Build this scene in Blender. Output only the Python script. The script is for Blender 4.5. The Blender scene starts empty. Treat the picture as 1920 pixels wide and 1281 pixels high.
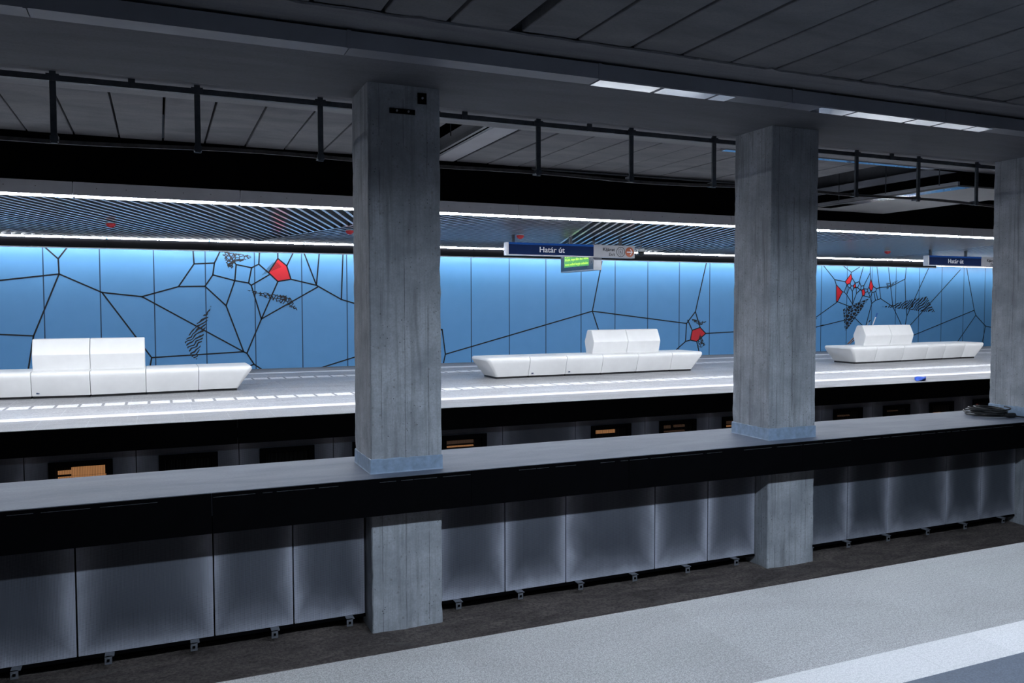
import bpy, math, random
from mathutils import Vector, Matrix, noise

S = bpy.context.scene
C = bpy.context.collection
PI = math.pi

# ------------------------------------------------------------ camera, world, exposure
cam_data = bpy.data.cameras.new('camera')
cam_data.sensor_fit = 'HORIZONTAL'
cam_data.sensor_width = 36.0
cam_data.lens = 1531.29 * 36.0 / 1920.0
cam_data.clip_start = 0.05
cam = bpy.data.objects.new('camera', cam_data)
C.objects.link(cam)
_right = Vector((0.91774282, -0.39717019, -0.00199053))
_down = Vector((-0.01910410, -0.03913692, -0.99905122))
_fwd = Vector((0.39671546, 0.91691011, -0.04350521))
_up = -_down
m = Matrix.Identity(4)
for r in range(3):
    m[r][0], m[r][1], m[r][2] = _right[r], _up[r], -_fwd[r]
m.translation = Vector((0.0, 0.0, 1.6))
cam.matrix_world = m
S.camera = cam

S.view_settings.view_transform = 'Standard'
S.view_settings.look = 'None'
S.view_settings.gamma = 1.0
S.view_settings.use_curve_mapping = False
S.view_settings.exposure = 0.0
try:
    S.cycles.use_denoising = True
    S.cycles.max_bounces = 10
    S.cycles.diffuse_bounces = 5
    S.cycles.glossy_bounces = 4
    S.cycles.transparent_max_bounces = 12
    S.cycles.sample_clamp_indirect = 6.0
except Exception:
    pass

world = bpy.data.worlds.new('tunnel_ambient')
S.world = world
world.use_nodes = True
world.node_tree.nodes['Background'].inputs[0].default_value = (0.55, 0.70, 1.0, 1)
world.node_tree.nodes['Background'].inputs[1].default_value = 0.02

LED_FAR = 92.0      # strip lamps along the island platform
LED_NEAR = 66.0     # strip lamps over the near platform
LED_FILL = 4.0     # added fill row behind the camera, not in view
LED_WALL = 24.0     # wall washer over the far track
LED_COLOR = (0.90, 0.94, 1.0)
LED_WHITE = (1.0, 0.97, 0.94)
LED_COOL = (0.73, 0.85, 1.0)

X0, X1 = -11.0, 42.0


def lin(c):
    return tuple(((v / 255) / 12.92 if v / 255 <= 0.04045 else ((v / 255 + 0.055) / 1.055) ** 2.4) for v in c)


# ------------------------------------------------------------ mesh helpers
class MB:
    """Collects shapes and links them as one mesh object."""

    def __init__(self):
        self.v, self.f = [], []

    def add(self, vs, fs):
        n = len(self.v)
        self.v += [tuple(p) for p in vs]
        self.f += [tuple(i + n for i in f) for f in fs]

    def box(self, a, b):
        (x0, y0, z0), (x1, y1, z1) = a, b
        vs = [(x0, y0, z0), (x1, y0, z0), (x1, y1, z0), (x0, y1, z0), (x0, y0, z1), (x1, y0, z1), (x1, y1, z1), (x0, y1, z1)]
        self.add(vs, [(0, 3, 2, 1), (4, 5, 6, 7), (0, 1, 5, 4), (1, 2, 6, 5), (2, 3, 7, 6), (3, 0, 4, 7)])
        return self

    def prism_y(self, pts, y0, y1):
        """outline in x,z (counter-clockwise seen from -y), extruded from y0 to y1"""
        n = len(pts)
        vs = [(x, y0, z) for x, z in pts] + [(x, y1, z) for x, z in pts]
        fs = [tuple(range(n)), tuple(range(2 * n - 1, n - 1, -1))]
        fs += [(i, i + n, (i + 1) % n + n, (i + 1) % n) for i in range(n)]
        self.add(vs, fs)
        return self

    def prism_z(self, pts, z0, z1):
        n = len(pts)
        vs = [(x, y, z0) for x, y in pts] + [(x, y, z1) for x, y in pts]
        fs = [tuple(range(n - 1, -1, -1)), tuple(range(n, 2 * n))]
        fs += [(i, (i + 1) % n, (i + 1) % n + n, i + n) for i in range(n)]
        self.add(vs, fs)
        return self

    def loft(self, rings, caps=True):
        n = len(rings[0])
        vs = [p for r in rings for p in r]
        fs = []
        for k in range(len(rings) - 1):
            for i in range(n):
                j = (i + 1) % n
                fs.append((k * n + i, k * n + j, (k + 1) * n + j, (k + 1) * n + i))
        if caps:
            fs.append(tuple(range(n - 1, -1, -1)))
            fs.append(tuple((len(rings) - 1) * n + i for i in range(n)))
        self.add(vs, fs)
        return self

    def tube(self, path, r, n=8):
        path = [Vector(p) for p in path]
        rad = r if isinstance(r, (list, tuple)) else [r] * len(path)
        rings = []
        for i, p in enumerate(path):
            d = (path[min(i + 1, len(path) - 1)] - path[max(i - 1, 0)]).normalized()
            u = d.cross(Vector((0, 0, 1)))
            if u.length < 1e-3:
                u = d.cross(Vector((1, 0, 0)))
            u.normalize()
            w = d.cross(u)
            rings.append([p + (u * math.cos(2 * PI * k / n) + w * math.sin(2 * PI * k / n)) * rad[i] for k in range(n)])
        return self.loft(rings)

    def lathe(self, prof, n=24, at=(0, 0, 0)):
        """profile of (radius, z) about the vertical axis"""
        rings = [[(at[0] + r * math.cos(2 * PI * k / n), at[1] + r * math.sin(2 * PI * k / n), at[2] + z) for k in range(n)] for r, z in prof]
        return self.loft(rings)

    def build(self, name, mat, parent=None, loc=None, smooth=False, bevel=0.0, seg=2):
        me = bpy.data.meshes.new(name)
        o_ = Vector(loc) if loc is not None else Vector((0, 0, 0))
        me.from_pydata([tuple(Vector(p) - o_) for p in self.v], [], self.f)
        import bmesh
        b = bmesh.new()
        b.from_mesh(me)
        bmesh.ops.recalc_face_normals(b, faces=b.faces)
        b.to_mesh(me)
        b.free()
        if mat:
            me.materials.append(mat)
        if smooth:
            me.polygons.foreach_set('use_smooth', [True] * len(me.polygons))
        o = bpy.data.objects.new(name, me)
        C.objects.link(o)
        o.location = o_
        if parent is not None:
            o.parent = parent
            o.location = o_ - Vector(parent.get('_w', (0, 0, 0)))
        if bevel:
            bv = o.modifiers.new('bevel', 'BEVEL')
            bv.width = bevel
            bv.segments = seg
            bv.limit_method = 'ANGLE'
        o['_w'] = tuple(o_)
        return o


def box(a, b):
    return MB().box(a, b)


def tag(o, label, cat, group=None):
    o['label'] = label
    o['category'] = cat
    if group:
        o['group'] = group
    return o


def thing(name, loc, label, cat, group=None):
    o = bpy.data.objects.new(name, None)
    o.empty_display_size = 0.1
    C.objects.link(o)
    o.location = loc
    o['_w'] = tuple(loc)
    return tag(o, label, cat, group)


def struct(o):
    o['kind'] = 'structure'
    return o


def copy_tree(o, loc=None, parent=None):
    c = o.copy()
    C.objects.link(c)
    if parent is not None:
        c.parent = parent
    if loc is not None:
        c.location = loc
        c['_w'] = tuple(loc)
    for ch in list(o.children):
        copy_tree(ch, None, c)
    return c


def text(body, size, mat, name, parent, origin, xdir=(1, 0, 0), ydir=(0, 0, 1), align='LEFT', bold=0.0, shear=0.0, width=None, depth=0.002):
    cu = bpy.data.curves.new(name, 'FONT')
    cu.body = body
    cu.size = size
    cu.align_x = align
    cu.align_y = 'CENTER'
    cu.offset = bold
    cu.shear = shear
    cu.extrude = depth
    cu.resolution_u = 3
    tmp = bpy.data.objects.new(name, cu)
    C.objects.link(tmp)
    bpy.context.view_layer.update()
    dg = bpy.context.evaluated_depsgraph_get()
    me = bpy.data.meshes.new_from_object(tmp.evaluated_get(dg))
    bpy.data.objects.remove(tmp)
    me.name = name
    me.materials.clear()
    me.materials.append(mat)
    if width:
        xs = [v.co.x for v in me.vertices]
        k = width / max(1e-6, max(xs) - min(xs))
        for v in me.vertices:
            v.co.x *= k
    o = bpy.data.objects.new(name, me)
    C.objects.link(o)
    x, y = Vector(xdir), Vector(ydir)
    z = x.cross(y)
    mw = Matrix((x, y, z)).transposed().to_4x4()
    o.parent = parent
    mw.translation = Vector(origin) - Vector(parent['_w'])
    o.matrix_basis = mw
    o['_w'] = tuple(origin)
    return o


# ------------------------------------------------------------ material helpers
class N:
    """Small wrapper for building node trees."""

    def __init__(self, name):
        self.m = bpy.data.materials.new(name)
        self.m.use_nodes = True
        self.t = self.m.node_tree
        self.b = self.t.nodes['Principled BSDF']
        self.out = self.t.nodes['Material Output']
        self._c = None

    def n(self, kind, **kw):
        nd = self.t.nodes.new(kind)
        for k, v in kw.items():
            setattr(nd, k, v)
        return nd

    def l(self, a, b):
        self.t.links.new(a, b)

    def coord(self, which='Object'):
        if self._c is None:
            self._c = self.n('ShaderNodeTexCoord')
        return self._c.outputs[which]

    def set(self, nd, i, v):
        if hasattr(v, 'default_value') and not isinstance(v, (int, float)):
            self.l(v, nd.inputs[i])
        else:
            nd.inputs[i].default_value = v

    def math(self, op, a, b=None, clamp=False):
        nd = self.n('ShaderNodeMath', operation=op, use_clamp=clamp)
        self.set(nd, 0, a)
        if b is not None:
            self.set(nd, 1, b)
        return nd.outputs[0]

    def xyz(self, v):
        nd = self.n('ShaderNodeSeparateXYZ')
        self.l(v, nd.inputs[0])
        return nd.outputs

    def mapping(self, v, scale=(1, 1, 1), loc=(0, 0, 0), rot=(0, 0, 0)):
        nd = self.n('ShaderNodeMapping')
        self.l(v, nd.inputs[0])
        nd.inputs['Scale'].default_value = scale
        nd.inputs['Location'].default_value = loc
        nd.inputs['Rotation'].default_value = rot
        return nd.outputs[0]

    def vadd(self, a, b):
        nd = self.n('ShaderNodeVectorMath', operation='ADD')
        self.set(nd, 0, a)
        self.set(nd, 1, b)
        return nd.outputs[0]

    def noise(self, v, scale, detail=4, rough=0.55, dist=0.0):
        nd = self.n('ShaderNodeTexNoise')
        self.l(v, nd.inputs['Vector'])
        nd.inputs['Scale'].default_value = scale
        nd.inputs['Detail'].default_value = detail
        nd.inputs['Roughness'].default_value = rough
        nd.inputs['Distortion'].default_value = dist
        return nd.outputs[0]

    def voro(self, v, scale, feature='F1', rnd=1.0):
        nd = self.n('ShaderNodeTexVoronoi', feature=feature)
        self.l(v, nd.inputs['Vector'])
        nd.inputs['Scale'].default_value = scale
        nd.inputs['Randomness'].default_value = rnd
        return nd.outputs['Distance']

    def ramp(self, f, stops):
        nd = self.n('ShaderNodeValToRGB')
        self.l(f, nd.inputs[0])
        e = nd.color_ramp.elements
        while len(e) < len(stops):
            e.new(0.5)
        for el, (p, c) in zip(e, stops):
            el.position = p
            el.color = (c, c, c, 1) if isinstance(c, (int, float)) else (*c, 1)
        return nd.outputs[0]

    def mix(self, f, a, b, mode='MIX'):
        nd = self.n('ShaderNodeMix', data_type='RGBA', blend_type=mode)
        self.set(nd, 0, f)
        for i, v in ((6, a), (7, b)):
            if isinstance(v, tuple):
                nd.inputs[i].default_value = (*v, 1)
            else:
                self.l(v, nd.inputs[i])
        return nd.outputs[2]

    def base(self, c):
        if isinstance(c, tuple):
            self.b.inputs['Base Color'].default_value = (*c, 1)
        else:
            self.l(c, self.b.inputs['Base Color'])
        return self

    def pr(self, rough=None, metal=None, spec=None, emis=None, estr=None):
        if rough is not None:
            self.set(self.b, 'Roughness', rough)
        if metal is not None:
            self.b.inputs['Metallic'].default_value = metal
        if spec is not None:
            self.b.inputs['Specular IOR Level'].default_value = spec
        if emis is not None:
            self.b.inputs['Emission Color'].default_value = (*emis, 1)
            self.b.inputs['Emission Strength'].default_value = estr
        return self

    def bump(self, h, strength=0.3, dist=0.01):
        nd = self.n('ShaderNodeBump')
        nd.inputs['Strength'].default_value = strength
        nd.inputs['Distance'].default_value = dist
        self.l(h, nd.inputs['Height'])
        self.l(nd.outputs[0], self.b.inputs['Normal'])
        return self


def plain(name, col, rough=0.5, metal=0.0, spec=0.5, vary=0.12, scale=6.0):
    """A painted or metal surface with a faint cloudy unevenness."""
    k = N(name)
    nz = k.noise(k.coord('Object'), scale, 5, 0.6)
    a = tuple(c * (1 - vary) for c in col)
    b = tuple(min(1, c * (1 + vary)) for c in col)
    k.base(k.mix(k.ramp(nz, [(0.3, 0.0), (0.7, 1.0)]), a, b))
    k.pr(rough, metal, spec)
    return k.m

# ------------------------------------------------------------ materials
def concrete_boards():
    """board-marked concrete of the columns: vertical grain, board joints, pits"""
    k = N('board_marked_concrete')
    info = k.n('ShaderNodeObjectInfo')
    off = k.n('ShaderNodeVectorMath', operation='SCALE')
    off.inputs[0].default_value = (7.3, 3.1, 0.0)
    k.l(info.outputs['Random'], off.inputs['Scale'])
    p = k.vadd(k.coord('Object'), off.outputs[0])
    grain = k.noise(k.mapping(p, (38, 38, 0.9)), 1.0, 5, 0.6, 0.3)
    cloud = k.noise(p, 2.2, 5, 0.6)
    fine = k.noise(p, 60, 3, 0.6)
    runs = k.noise(k.mapping(p, (11, 11, 0.7)), 1.0, 4, 0.6, 0.5)
    blot = k.voro(k.mapping(p, (1, 1, 0.8)), 13)
    pits = k.ramp(k.voro(p, 26), [(0.0, 0.0), (0.09, 0.0), (0.14, 1.0)])
    pick = k.ramp(k.noise(p, 5.0, 2), [(0.52, 1.0), (0.60, 0.0)])
    pits = k.math('MAXIMUM', pits, pick)
    x, y, z = k.xyz(k.coord('Object'))
    s = k.math('ADD', x, k.math('MULTIPLY', y, 1.0))
    fr = k.math('ABSOLUTE', k.math('SUBTRACT', k.math('FRACT', k.math('MULTIPLY', s, 4.4)), 0.5))
    line = k.ramp(fr, [(0.0, 0.35), (0.007, 0.35), (0.018, 1.0)])
    brk = k.ramp(k.noise(k.mapping(p, (9, 9, 2.2)), 1.0, 3), [(0.42, 0.0), (0.58, 1.0)])
    line = k.math('MAXIMUM', line, brk)
    lft = k.ramp(k.math('ABSOLUTE', k.math('ADD', z, k.math('MULTIPLY', k.math('SUBTRACT', cloud, 0.5), -0.08))), [(0.0, 1.0), (1.0, 1.0)])
    tone = k.mix(k.ramp(cloud, [(0.36, 0.0), (0.64, 1.0)]), (0.34, 0.372, 0.415), (0.575, 0.615, 0.67))
    tone = k.mix(k.ramp(grain, [(0.28, 0.45), (0.50, 0.0)]), tone, (0.26, 0.275, 0.29))
    tone = k.mix(k.ramp(fine, [(0.35, 0.35), (0.6, 0.0)]), tone, (0.28, 0.295, 0.31))
    tone = k.mix(k.ramp(runs, [(0.34, 0.55), (0.48, 0.0)]), tone, (0.19, 0.20, 0.215))
    tone = k.mix(k.ramp(blot, [(0.0, 0.45), (0.09, 0.45), (0.15, 0.0)]), tone, (0.20, 0.195, 0.185))
    tone = k.mix(k.math('SUBTRACT', 1.0, line), tone, (0.09, 0.09, 0.095))
    tone = k.mix(k.math('SUBTRACT', 1.0, pits), tone, (0.07, 0.07, 0.075))
    k.base(tone).pr(0.85, 0, 0.3)
    h = k.math('ADD', k.math('MULTIPLY', grain, 0.4), k.math('ADD', k.math('MULTIPLY', line, 0.5), k.math('MULTIPLY', pits, 0.6)))
    k.bump(h, 0.5, 0.01)
    return k.m


def smooth_concrete(name, lo, hi, rough=0.8, stretch=(0.5, 2.0, 2.0), marks=None):
    k = N(name)
    p = k.coord('Object')
    cl = k.noise(k.mapping(p, stretch), 1.4, 6, 0.62, 0.4)
    fn = k.noise(p, 45, 3, 0.6)
    c = k.mix(k.ramp(cl, [(0.3, 0.0), (0.7, 1.0)]), lo, hi)
    c = k.mix(k.ramp(fn, [(0.3, 0.25), (0.55, 0.0)]), c, tuple(v * 0.7 for v in lo))
    if marks:
        d = k.ramp(k.noise(k.mapping(p, (3.5, 12, 6)), 1.0, 4, 0.7, 0.8), [(0.66, 0.0), (0.74, 0.6)])
        c = k.mix(d, c, marks)
    k.base(c).pr(rough, 0, 0.3)
    k.bump(k.math('ADD', k.math('MULTIPLY', cl, 0.5), k.math('MULTIPLY', fn, 0.3)), 0.25, 0.01)
    return k.m


def granite(name, dark, light, joint_x, joint_dark=0.75, rough=0.55, grain=190.0, joint_y=None, y_off=0.0, jw=0.0025, js=0.45, jc=None):
    k = N(name)
    p = k.coord('Object')
    x, y, z = k.xyz(p)
    g1 = k.noise(p, grain, 3, 0.75)
    g2 = k.noise(p, grain * 0.37, 3, 0.6)
    c = k.mix(k.ramp(g1, [(0.39, 0.0), (0.59, 1.0)]), dark, light)
    c = k.mix(k.ramp(g2, [(0.38, 0.35), (0.55, 0.0)]), c, tuple(v * 0.75 for v in dark))
    ti = k.n('ShaderNodeTexWhiteNoise', noise_dimensions='1D')
    cell = k.math('FLOOR', k.math('MULTIPLY', x, 1.0 / joint_x))
    if joint_y:
        cell = k.math('ADD', cell, k.math('MULTIPLY', k.math('FLOOR', k.math('MULTIPLY', k.math('ADD', y, y_off), 1.0 / joint_y)), 17.3))
    k.l(cell, ti.inputs['W'])
    c = k.mix(k.math('MULTIPLY', ti.outputs[0], 0.14), c, tuple(v * 0.55 for v in dark))
    soil = k.noise(k.mapping(p, (0.8, 1.6, 1)), 1.0, 5, 0.6, 0.6)
    c = k.mix(k.ramp(soil, [(0.45, 0.0), (0.75, 0.22)]), c, tuple(v * a for v, a in zip(dark, (0.85, 0.75, 0.68))))
    fx = k.math('ABSOLUTE', k.math('SUBTRACT', k.math('FRACT', k.math('MULTIPLY', x, 1.0 / joint_x)), 0.5))
    j = k.ramp(fx, [(0.0, 1.0), (jw / joint_x, 1.0), (jw * 1.8 / joint_x, 0.0)])
    if joint_y:
        fy = k.math('ABSOLUTE', k.math('SUBTRACT', k.math('FRACT', k.math('MULTIPLY', k.math('ADD', y, y_off), 1.0 / joint_y)), 0.5))
        j = k.math('MAXIMUM', j, k.ramp(fy, [(0.0, 1.0), (0.0025 / joint_y, 1.0), (0.0045 / joint_y, 0.0)]))
    c = k.mix(k.math('MULTIPLY', j, js), c, jc or tuple(v * joint_dark for v in light))
    k.base(c)
    k.pr(k.ramp(soil, [(0.3, rough - 0.08), (0.7, rough + 0.1)]), 0, 0.4)
    return k.m


def perforated(name, lo, hi, dusty):
    """perforated aluminium cladding: fine holes, pale rubbed dust along the edges of each sheet"""
    k = N(name)
    p = k.coord('Object')
    x, y, z = k.xyz(p)
    g = k.coord('Generated')
    gx, gy, gz = k.xyz(g)
    info = k.n('ShaderNodeObjectInfo')
    r = info.outputs['Random']
    a = k.math('SINE', k.math('MULTIPLY', k.math('ADD', x, z), 2 * PI / 0.021))
    b = k.math('SINE', k.math('MULTIPLY', k.math('SUBTRACT', x, z), 2 * PI / 0.021))
    holes = k.ramp(k.math('MULTIPLY', a, b), [(0.30, 0.0), (0.52, 1.0)])
    off = k.n('ShaderNodeCombineXYZ')
    k.l(k.math('MULTIPLY', r, 31.0), off.inputs[0])
    k.l(k.math('MULTIPLY', r, 17.0), off.inputs[2])
    pp = k.vadd(k.mapping(p, (1.6, 1, 1.1)), off.outputs[0])
    nz = k.noise(pp, 1.5, 3, 0.5, 0.6)
    ex = k.math('SUBTRACT', 0.5, k.math('ABSOLUTE', k.math('SUBTRACT', gx, 0.5)))
    ez = k.math('MULTIPLY', gz, 0.9)
    e = k.math('MINIMUM', ex, ez)
    e = k.math('ADD', e, k.math('MULTIPLY', k.math('SUBTRACT', nz, 0.5), 0.22))
    dust = k.ramp(e, [(0.0, 1.0), (0.03, 0.78), (0.10, 0.32), (0.21, 0.07), (0.30, 0.0)])
    cl = k.ramp(k.noise(pp, 0.9, 3, 0.5), [(0.35, 0.0), (0.7, 1.0)])
    c = k.mix(cl, lo, hi)
    c = k.mix(k.math('MULTIPLY', dust, dusty), c, (0.70, 0.735, 0.86))
    c = k.mix(k.math('MULTIPLY', holes, 0.78), c, (0.012, 0.013, 0.016))
    k.base(c).pr(0.5, 0.0, 0.35)
    return k.m


def ground_mat():
    k = N('trackbed_concrete')
    p = k.coord('Object')
    a = k.noise(k.mapping(p, (1.2, 3.0, 1)), 1.6, 6, 0.65, 0.8)
    b = k.noise(p, 34, 4, 0.7)
    d = k.ramp(k.noise(k.mapping(p, (0.9, 2.4, 1), (3, 1, 0)), 1.1, 4, 0.6, 1.2), [(0.62, 0.0), (0.76, 0.55)])
    c = k.mix(k.ramp(a, [(0.3, 0.0), (0.72, 1.0)]), (0.085, 0.072, 0.070), (0.25, 0.21, 0.195))
    c = k.mix(k.ramp(b, [(0.35, 0.6), (0.6, 0.0)]), c, (0.018, 0.017, 0.017))
    c = k.mix(d, c, (0.20, 0.19, 0.19))
    k.base(c).pr(0.9, 0, 0.25)
    k.bump(k.math('ADD', a, k.math('MULTIPLY', b, 0.6)), 0.7, 0.04)
    return k.m


def blue_wall_mat():
    k = N('blue_enamel_panel')
    p = k.coord('Object')
    x, y, z = k.xyz(p)
    # upright joints between the cladding sheets
    f = k.math('ABSOLUTE', k.math('SUBTRACT', k.math('FRACT', k.math('MULTIPLY', k.math('ADD', x, 2.4345 + 0.588), 1.0 / 1.1761)), 0.5))
    j = k.ramp(f, [(0.0, 1.0), (0.0085, 1.0), (0.0125, 0.0)])
    nz = k.noise(p, 3.0, 3, 0.5)
    c = k.mix(k.ramp(nz, [(0.3, 0.0), (0.7, 1.0)]), (0.128, 0.375, 0.735), (0.136, 0.390, 0.755))
    c = k.mix(j, c, (0.010, 0.045, 0.115))
    k.base(c).pr(0.38, 0, 0.45)
    return k.m


def pattern_mat(kind):
    """black printed pattern with clear gaps"""
    k = N('printed_' + kind + '_pattern')
    p = k.coord('Object')
    x, y, z = k.xyz(p)
    cb = k.n('ShaderNodeCombineXYZ')
    k.l(x, cb.inputs[0])
    k.l(z, cb.inputs[1])
    q = cb.outputs[0]
    if kind == 'net':
        w = k.voro(k.mapping(q, (0.8, 1.1, 1)), 13.0, 'DISTANCE_TO_EDGE', 0.9)
        f = k.ramp(w, [(0.085, 1.0), (0.13, 0.0)])
    elif kind == 'spot':
        w = k.voro(k.mapping(q, (0.75, 1.15, 1), (0, 0, 0), (0, 0, 0.4)), 8.0, 'DISTANCE_TO_EDGE', 0.9)
        f = k.ramp(w, [(0.055, 0.0), (0.09, 1.0)])
    elif kind == 'hatch':
        nd = k.n('ShaderNodeTexWave')
        k.l(k.mapping(q, (1, 1, 1), (0, 0, 0), (0, 0, 0.6)), nd.inputs['Vector'])
        nd.inputs['Scale'].default_value = 14.0
        nd.inputs['Distortion'].default_value = 2.0
        f = k.ramp(nd.outputs[1], [(0.50, 0.0), (0.62, 0.75)])
    else:
        nd = k.n('ShaderNodeTexWave')
        k.l(k.mapping(q, (1, 1, 1), (0, 0, 0), (0, 0, 0.9)), nd.inputs['Vector'])
        nd.inputs['Scale'].default_value = 4.6 if kind == 'zebra' else 3.5
        nd.inputs['Distortion'].default_value = 9.0
        nd.inputs['Detail'].default_value = 1.5
        nd.inputs['Detail Scale'].default_value = 0.9
        f = k.ramp(nd.outputs[1], [(0.48, 0.0), (0.58, 1.0)])
    k.base((0.012, 0.014, 0.020)).pr(0.5)
    tr = k.n('ShaderNodeBsdfTransparent')
    mx = k.n('ShaderNodeMixShader')
    k.l(f, mx.inputs[0])
    k.l(tr.outputs[0], mx.inputs[1])
    k.l(k.b.outputs[0], mx.inputs[2])
    k.l(mx.outputs[0], k.out.inputs[0])
    return k.m


def emit(name, col, strength, base=0.8):
    k = N(name)
    k.base((base, base, base)).pr(0.5, emis=col, estr=strength)
    return k.m


M = {}
M['column'] = concrete_boards()
M['base_paint'] = plain('blue_grey_floor_paint', (0.30, 0.405, 0.55), 0.5, 0, 0.4, 0.2, 14)
M['beam'] = smooth_concrete('painted_beam_concrete', (0.135, 0.144, 0.166), (0.205, 0.217, 0.245), 0.8, (0.35, 1.5, 1.5))
M['ledge'] = smooth_concrete('ledge_concrete', (0.24, 0.25, 0.275), (0.40, 0.41, 0.435), 0.75, (0.3, 2.5, 2.0))
M['teal'] = smooth_concrete('verdigris_edge_concrete', (0.11, 0.15, 0.155), (0.17, 0.21, 0.215), 0.8)
M['plank'] = smooth_concrete('precast_plank_concrete', (0.168, 0.175, 0.196), (0.268, 0.277, 0.30), 0.85, (0.8, 1.8, 1))
M['slab_top'] = smooth_concrete('trowelled_slab_concrete', (0.158, 0.184, 0.245), (0.24, 0.272, 0.345), 0.62, (0.6, 2.2, 1), (0.16, 0.15, 0.15))
M['black'] = plain('matt_black_board', (0.0020, 0.0021, 0.0030), 0.8, 0, 0.05, 0.2)
M['void'] = plain('unlit_black', (0.004, 0.004, 0.005), 0.95, 0, 0.0, 0.1)
M['duct'] = plain('grey_duct_sheet', (0.28, 0.30, 0.35), 0.5, 0.0, 0.35, 0.08, 3)
M['seal'] = plain('pale_sealant', (0.06, 0.064, 0.075), 0.6, 0, 0.3, 0.6, 40)
M['steel'] = plain('galvanised_steel', (0.075, 0.085, 0.10), 0.45, 0.5, 0.4, 0.25, 12)
M['brown_steel'] = plain('weathered_steel', (0.10, 0.092, 0.09), 0.6, 0.3, 0.4, 0.3, 12)
M['trim'] = plain('brushed_aluminium_trim', (0.84, 0.86, 0.90), 0.4, 0.0, 0.4, 0.10, 1.2)
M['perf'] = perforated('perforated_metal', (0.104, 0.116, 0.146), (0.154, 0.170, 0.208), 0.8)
M['perf_half_shade'] = perforated('half_shaded_perforated_metal', (0.075, 0.088, 0.112), (0.105, 0.122, 0.15), 0.6)  # same metal darkened; weaker light past the second column put into its colour
M['perf_far_shade'] = perforated('shaded_perforated_metal', (0.062, 0.072, 0.096), (0.09, 0.102, 0.128), 0.3)  # same metal again; fainter light under the far platform painted into it
M['ground'] = ground_mat()
M['near_granite'] = granite('pale_granite', (0.126, 0.125, 0.127), (0.335, 0.326, 0.326), 0.614, 0.62, 0.5, 150.0, jw=0.0018, js=0.35)
M['stripe'] = granite('white_granite', (0.33, 0.322, 0.325), (0.53, 0.515, 0.51), 0.9, 0.55, 0.5)
M['near_field'] = granite('dark_stone_tile', (0.043, 0.055, 0.078), (0.086, 0.10, 0.126), 0.6, 0.5, 0.5, 120, 0.6)
M['far_edge'] = granite('grey_granite', (0.115, 0.118, 0.13), (0.225, 0.228, 0.242), 0.614, 1.3, 0.5, 60)
M['far_field'] = granite('grey_stone_tile', (0.175, 0.18, 0.196), (0.355, 0.36, 0.375), 0.9, 1.35, 0.42, 30, 0.6)
M['far_stripe'] = granite('white_stone_stripe', (0.52, 0.53, 0.55), (0.70, 0.70, 0.72), 1.2, 0.7, 0.45, 60)
M['tactile'] = granite('white_tactile_stone', (0.50, 0.51, 0.54), (0.86, 0.86, 0.88), 0.343, 0.8, 0.6, 26, jw=0.016, js=1.0, jc=(0.20, 0.205, 0.22))
M['bench'] = plain('white_moulded_concrete', (0.74, 0.745, 0.75), 0.38, 0, 0.45, 0.03, 4)
M['bench_base'] = plain('dark_plinth', (0.015, 0.016, 0.018), 0.6)
M['badge'] = plain('dark_blue_badge', (0.02, 0.04, 0.10), 0.4)
M['blue_wall'] = blue_wall_mat()
M['line'] = plain('black_printed_line', (0.010, 0.013, 0.022), 0.5, 0, 0.3)
M['red'] = plain('red_enamel', (0.66, 0.022, 0.038), 0.38, 0, 0.45, 0.04)
for _k in ('net', 'zebra', 'zebra_wide', 'hatch', 'spot'):
    M[_k] = pattern_mat(_k)
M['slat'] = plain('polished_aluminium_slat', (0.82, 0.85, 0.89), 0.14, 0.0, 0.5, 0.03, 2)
M['slat_side_shade'] = plain('slat_side_shade', (0.10, 0.11, 0.125), 0.45, 0, 0.4)  # dark sides carry the gloom between slats in their colour
M['led_far'] = emit('white_lamp_far', LED_COLOR, LED_FAR)
M['led_rear'] = emit('white_lamp_rear', LED_COLOR, 60.0)
M['led_near'] = emit('white_lamp_near', LED_COOL, LED_NEAR)
M['led_fill'] = emit('white_lamp_fill', LED_COOL, LED_FILL)
M['led_wall'] = emit('white_lamp_wall', LED_WHITE, LED_WALL)
M['sign_blue'] = plain('dark_blue_sign', (0.006, 0.020, 0.085), 0.5, 0, 0.08, 0.05)
M['sign_band'] = plain('bright_blue_band', (0.010, 0.085, 0.36), 0.5, 0, 0.1, 0.05)
M['sign_white'] = plain('white_sign_face', (0.42, 0.43, 0.47), 0.4, 0, 0.4, 0.03)
M['ink'] = plain('black_ink', (0.006, 0.006, 0.008), 0.5)
M['white_ink'] = plain('white_ink', (0.85, 0.86, 0.9), 0.5)
M['orange'] = plain('orange_brown_disc', (0.42, 0.095, 0.035), 0.45)
M['screen'] = emit('green_lit_screen', (0.07, 0.50, 0.09), 0.8, 0.01)
M['screen_text'] = emit('yellow_green_characters', (0.55, 1.0, 0.10), 1.0, 0.01)
M['screen_off'] = plain('dark_display_glass', (0.02, 0.03, 0.05), 0.2)
M['alu'] = plain('silver_aluminium', (0.42, 0.44, 0.48), 0.35, 0.5, 0.5, 0.1)
M['red_dome'] = plain('red_plastic', (0.42, 0.012, 0.02), 0.35)
M['white_plastic'] = plain('white_plastic', (0.72, 0.72, 0.74), 0.4)
M['black_plastic'] = plain('black_plastic', (0.008, 0.009, 0.011), 0.3)
M['cable'] = plain('dark_grey_rubber', (0.022, 0.024, 0.028), 0.55, 0, 0.4, 0.3, 20)
M['blue_cloth'] = plain('blue_cloth', (0.012, 0.055, 0.32), 0.75, 0, 0.2, 0.4, 14)
M['wood'] = plain('brown_wood', (0.20, 0.085, 0.035), 0.6, 0, 0.3, 0.3, 20)
M['blue_grip'] = plain('blue_grip', (0.015, 0.13, 0.50), 0.45)
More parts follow.
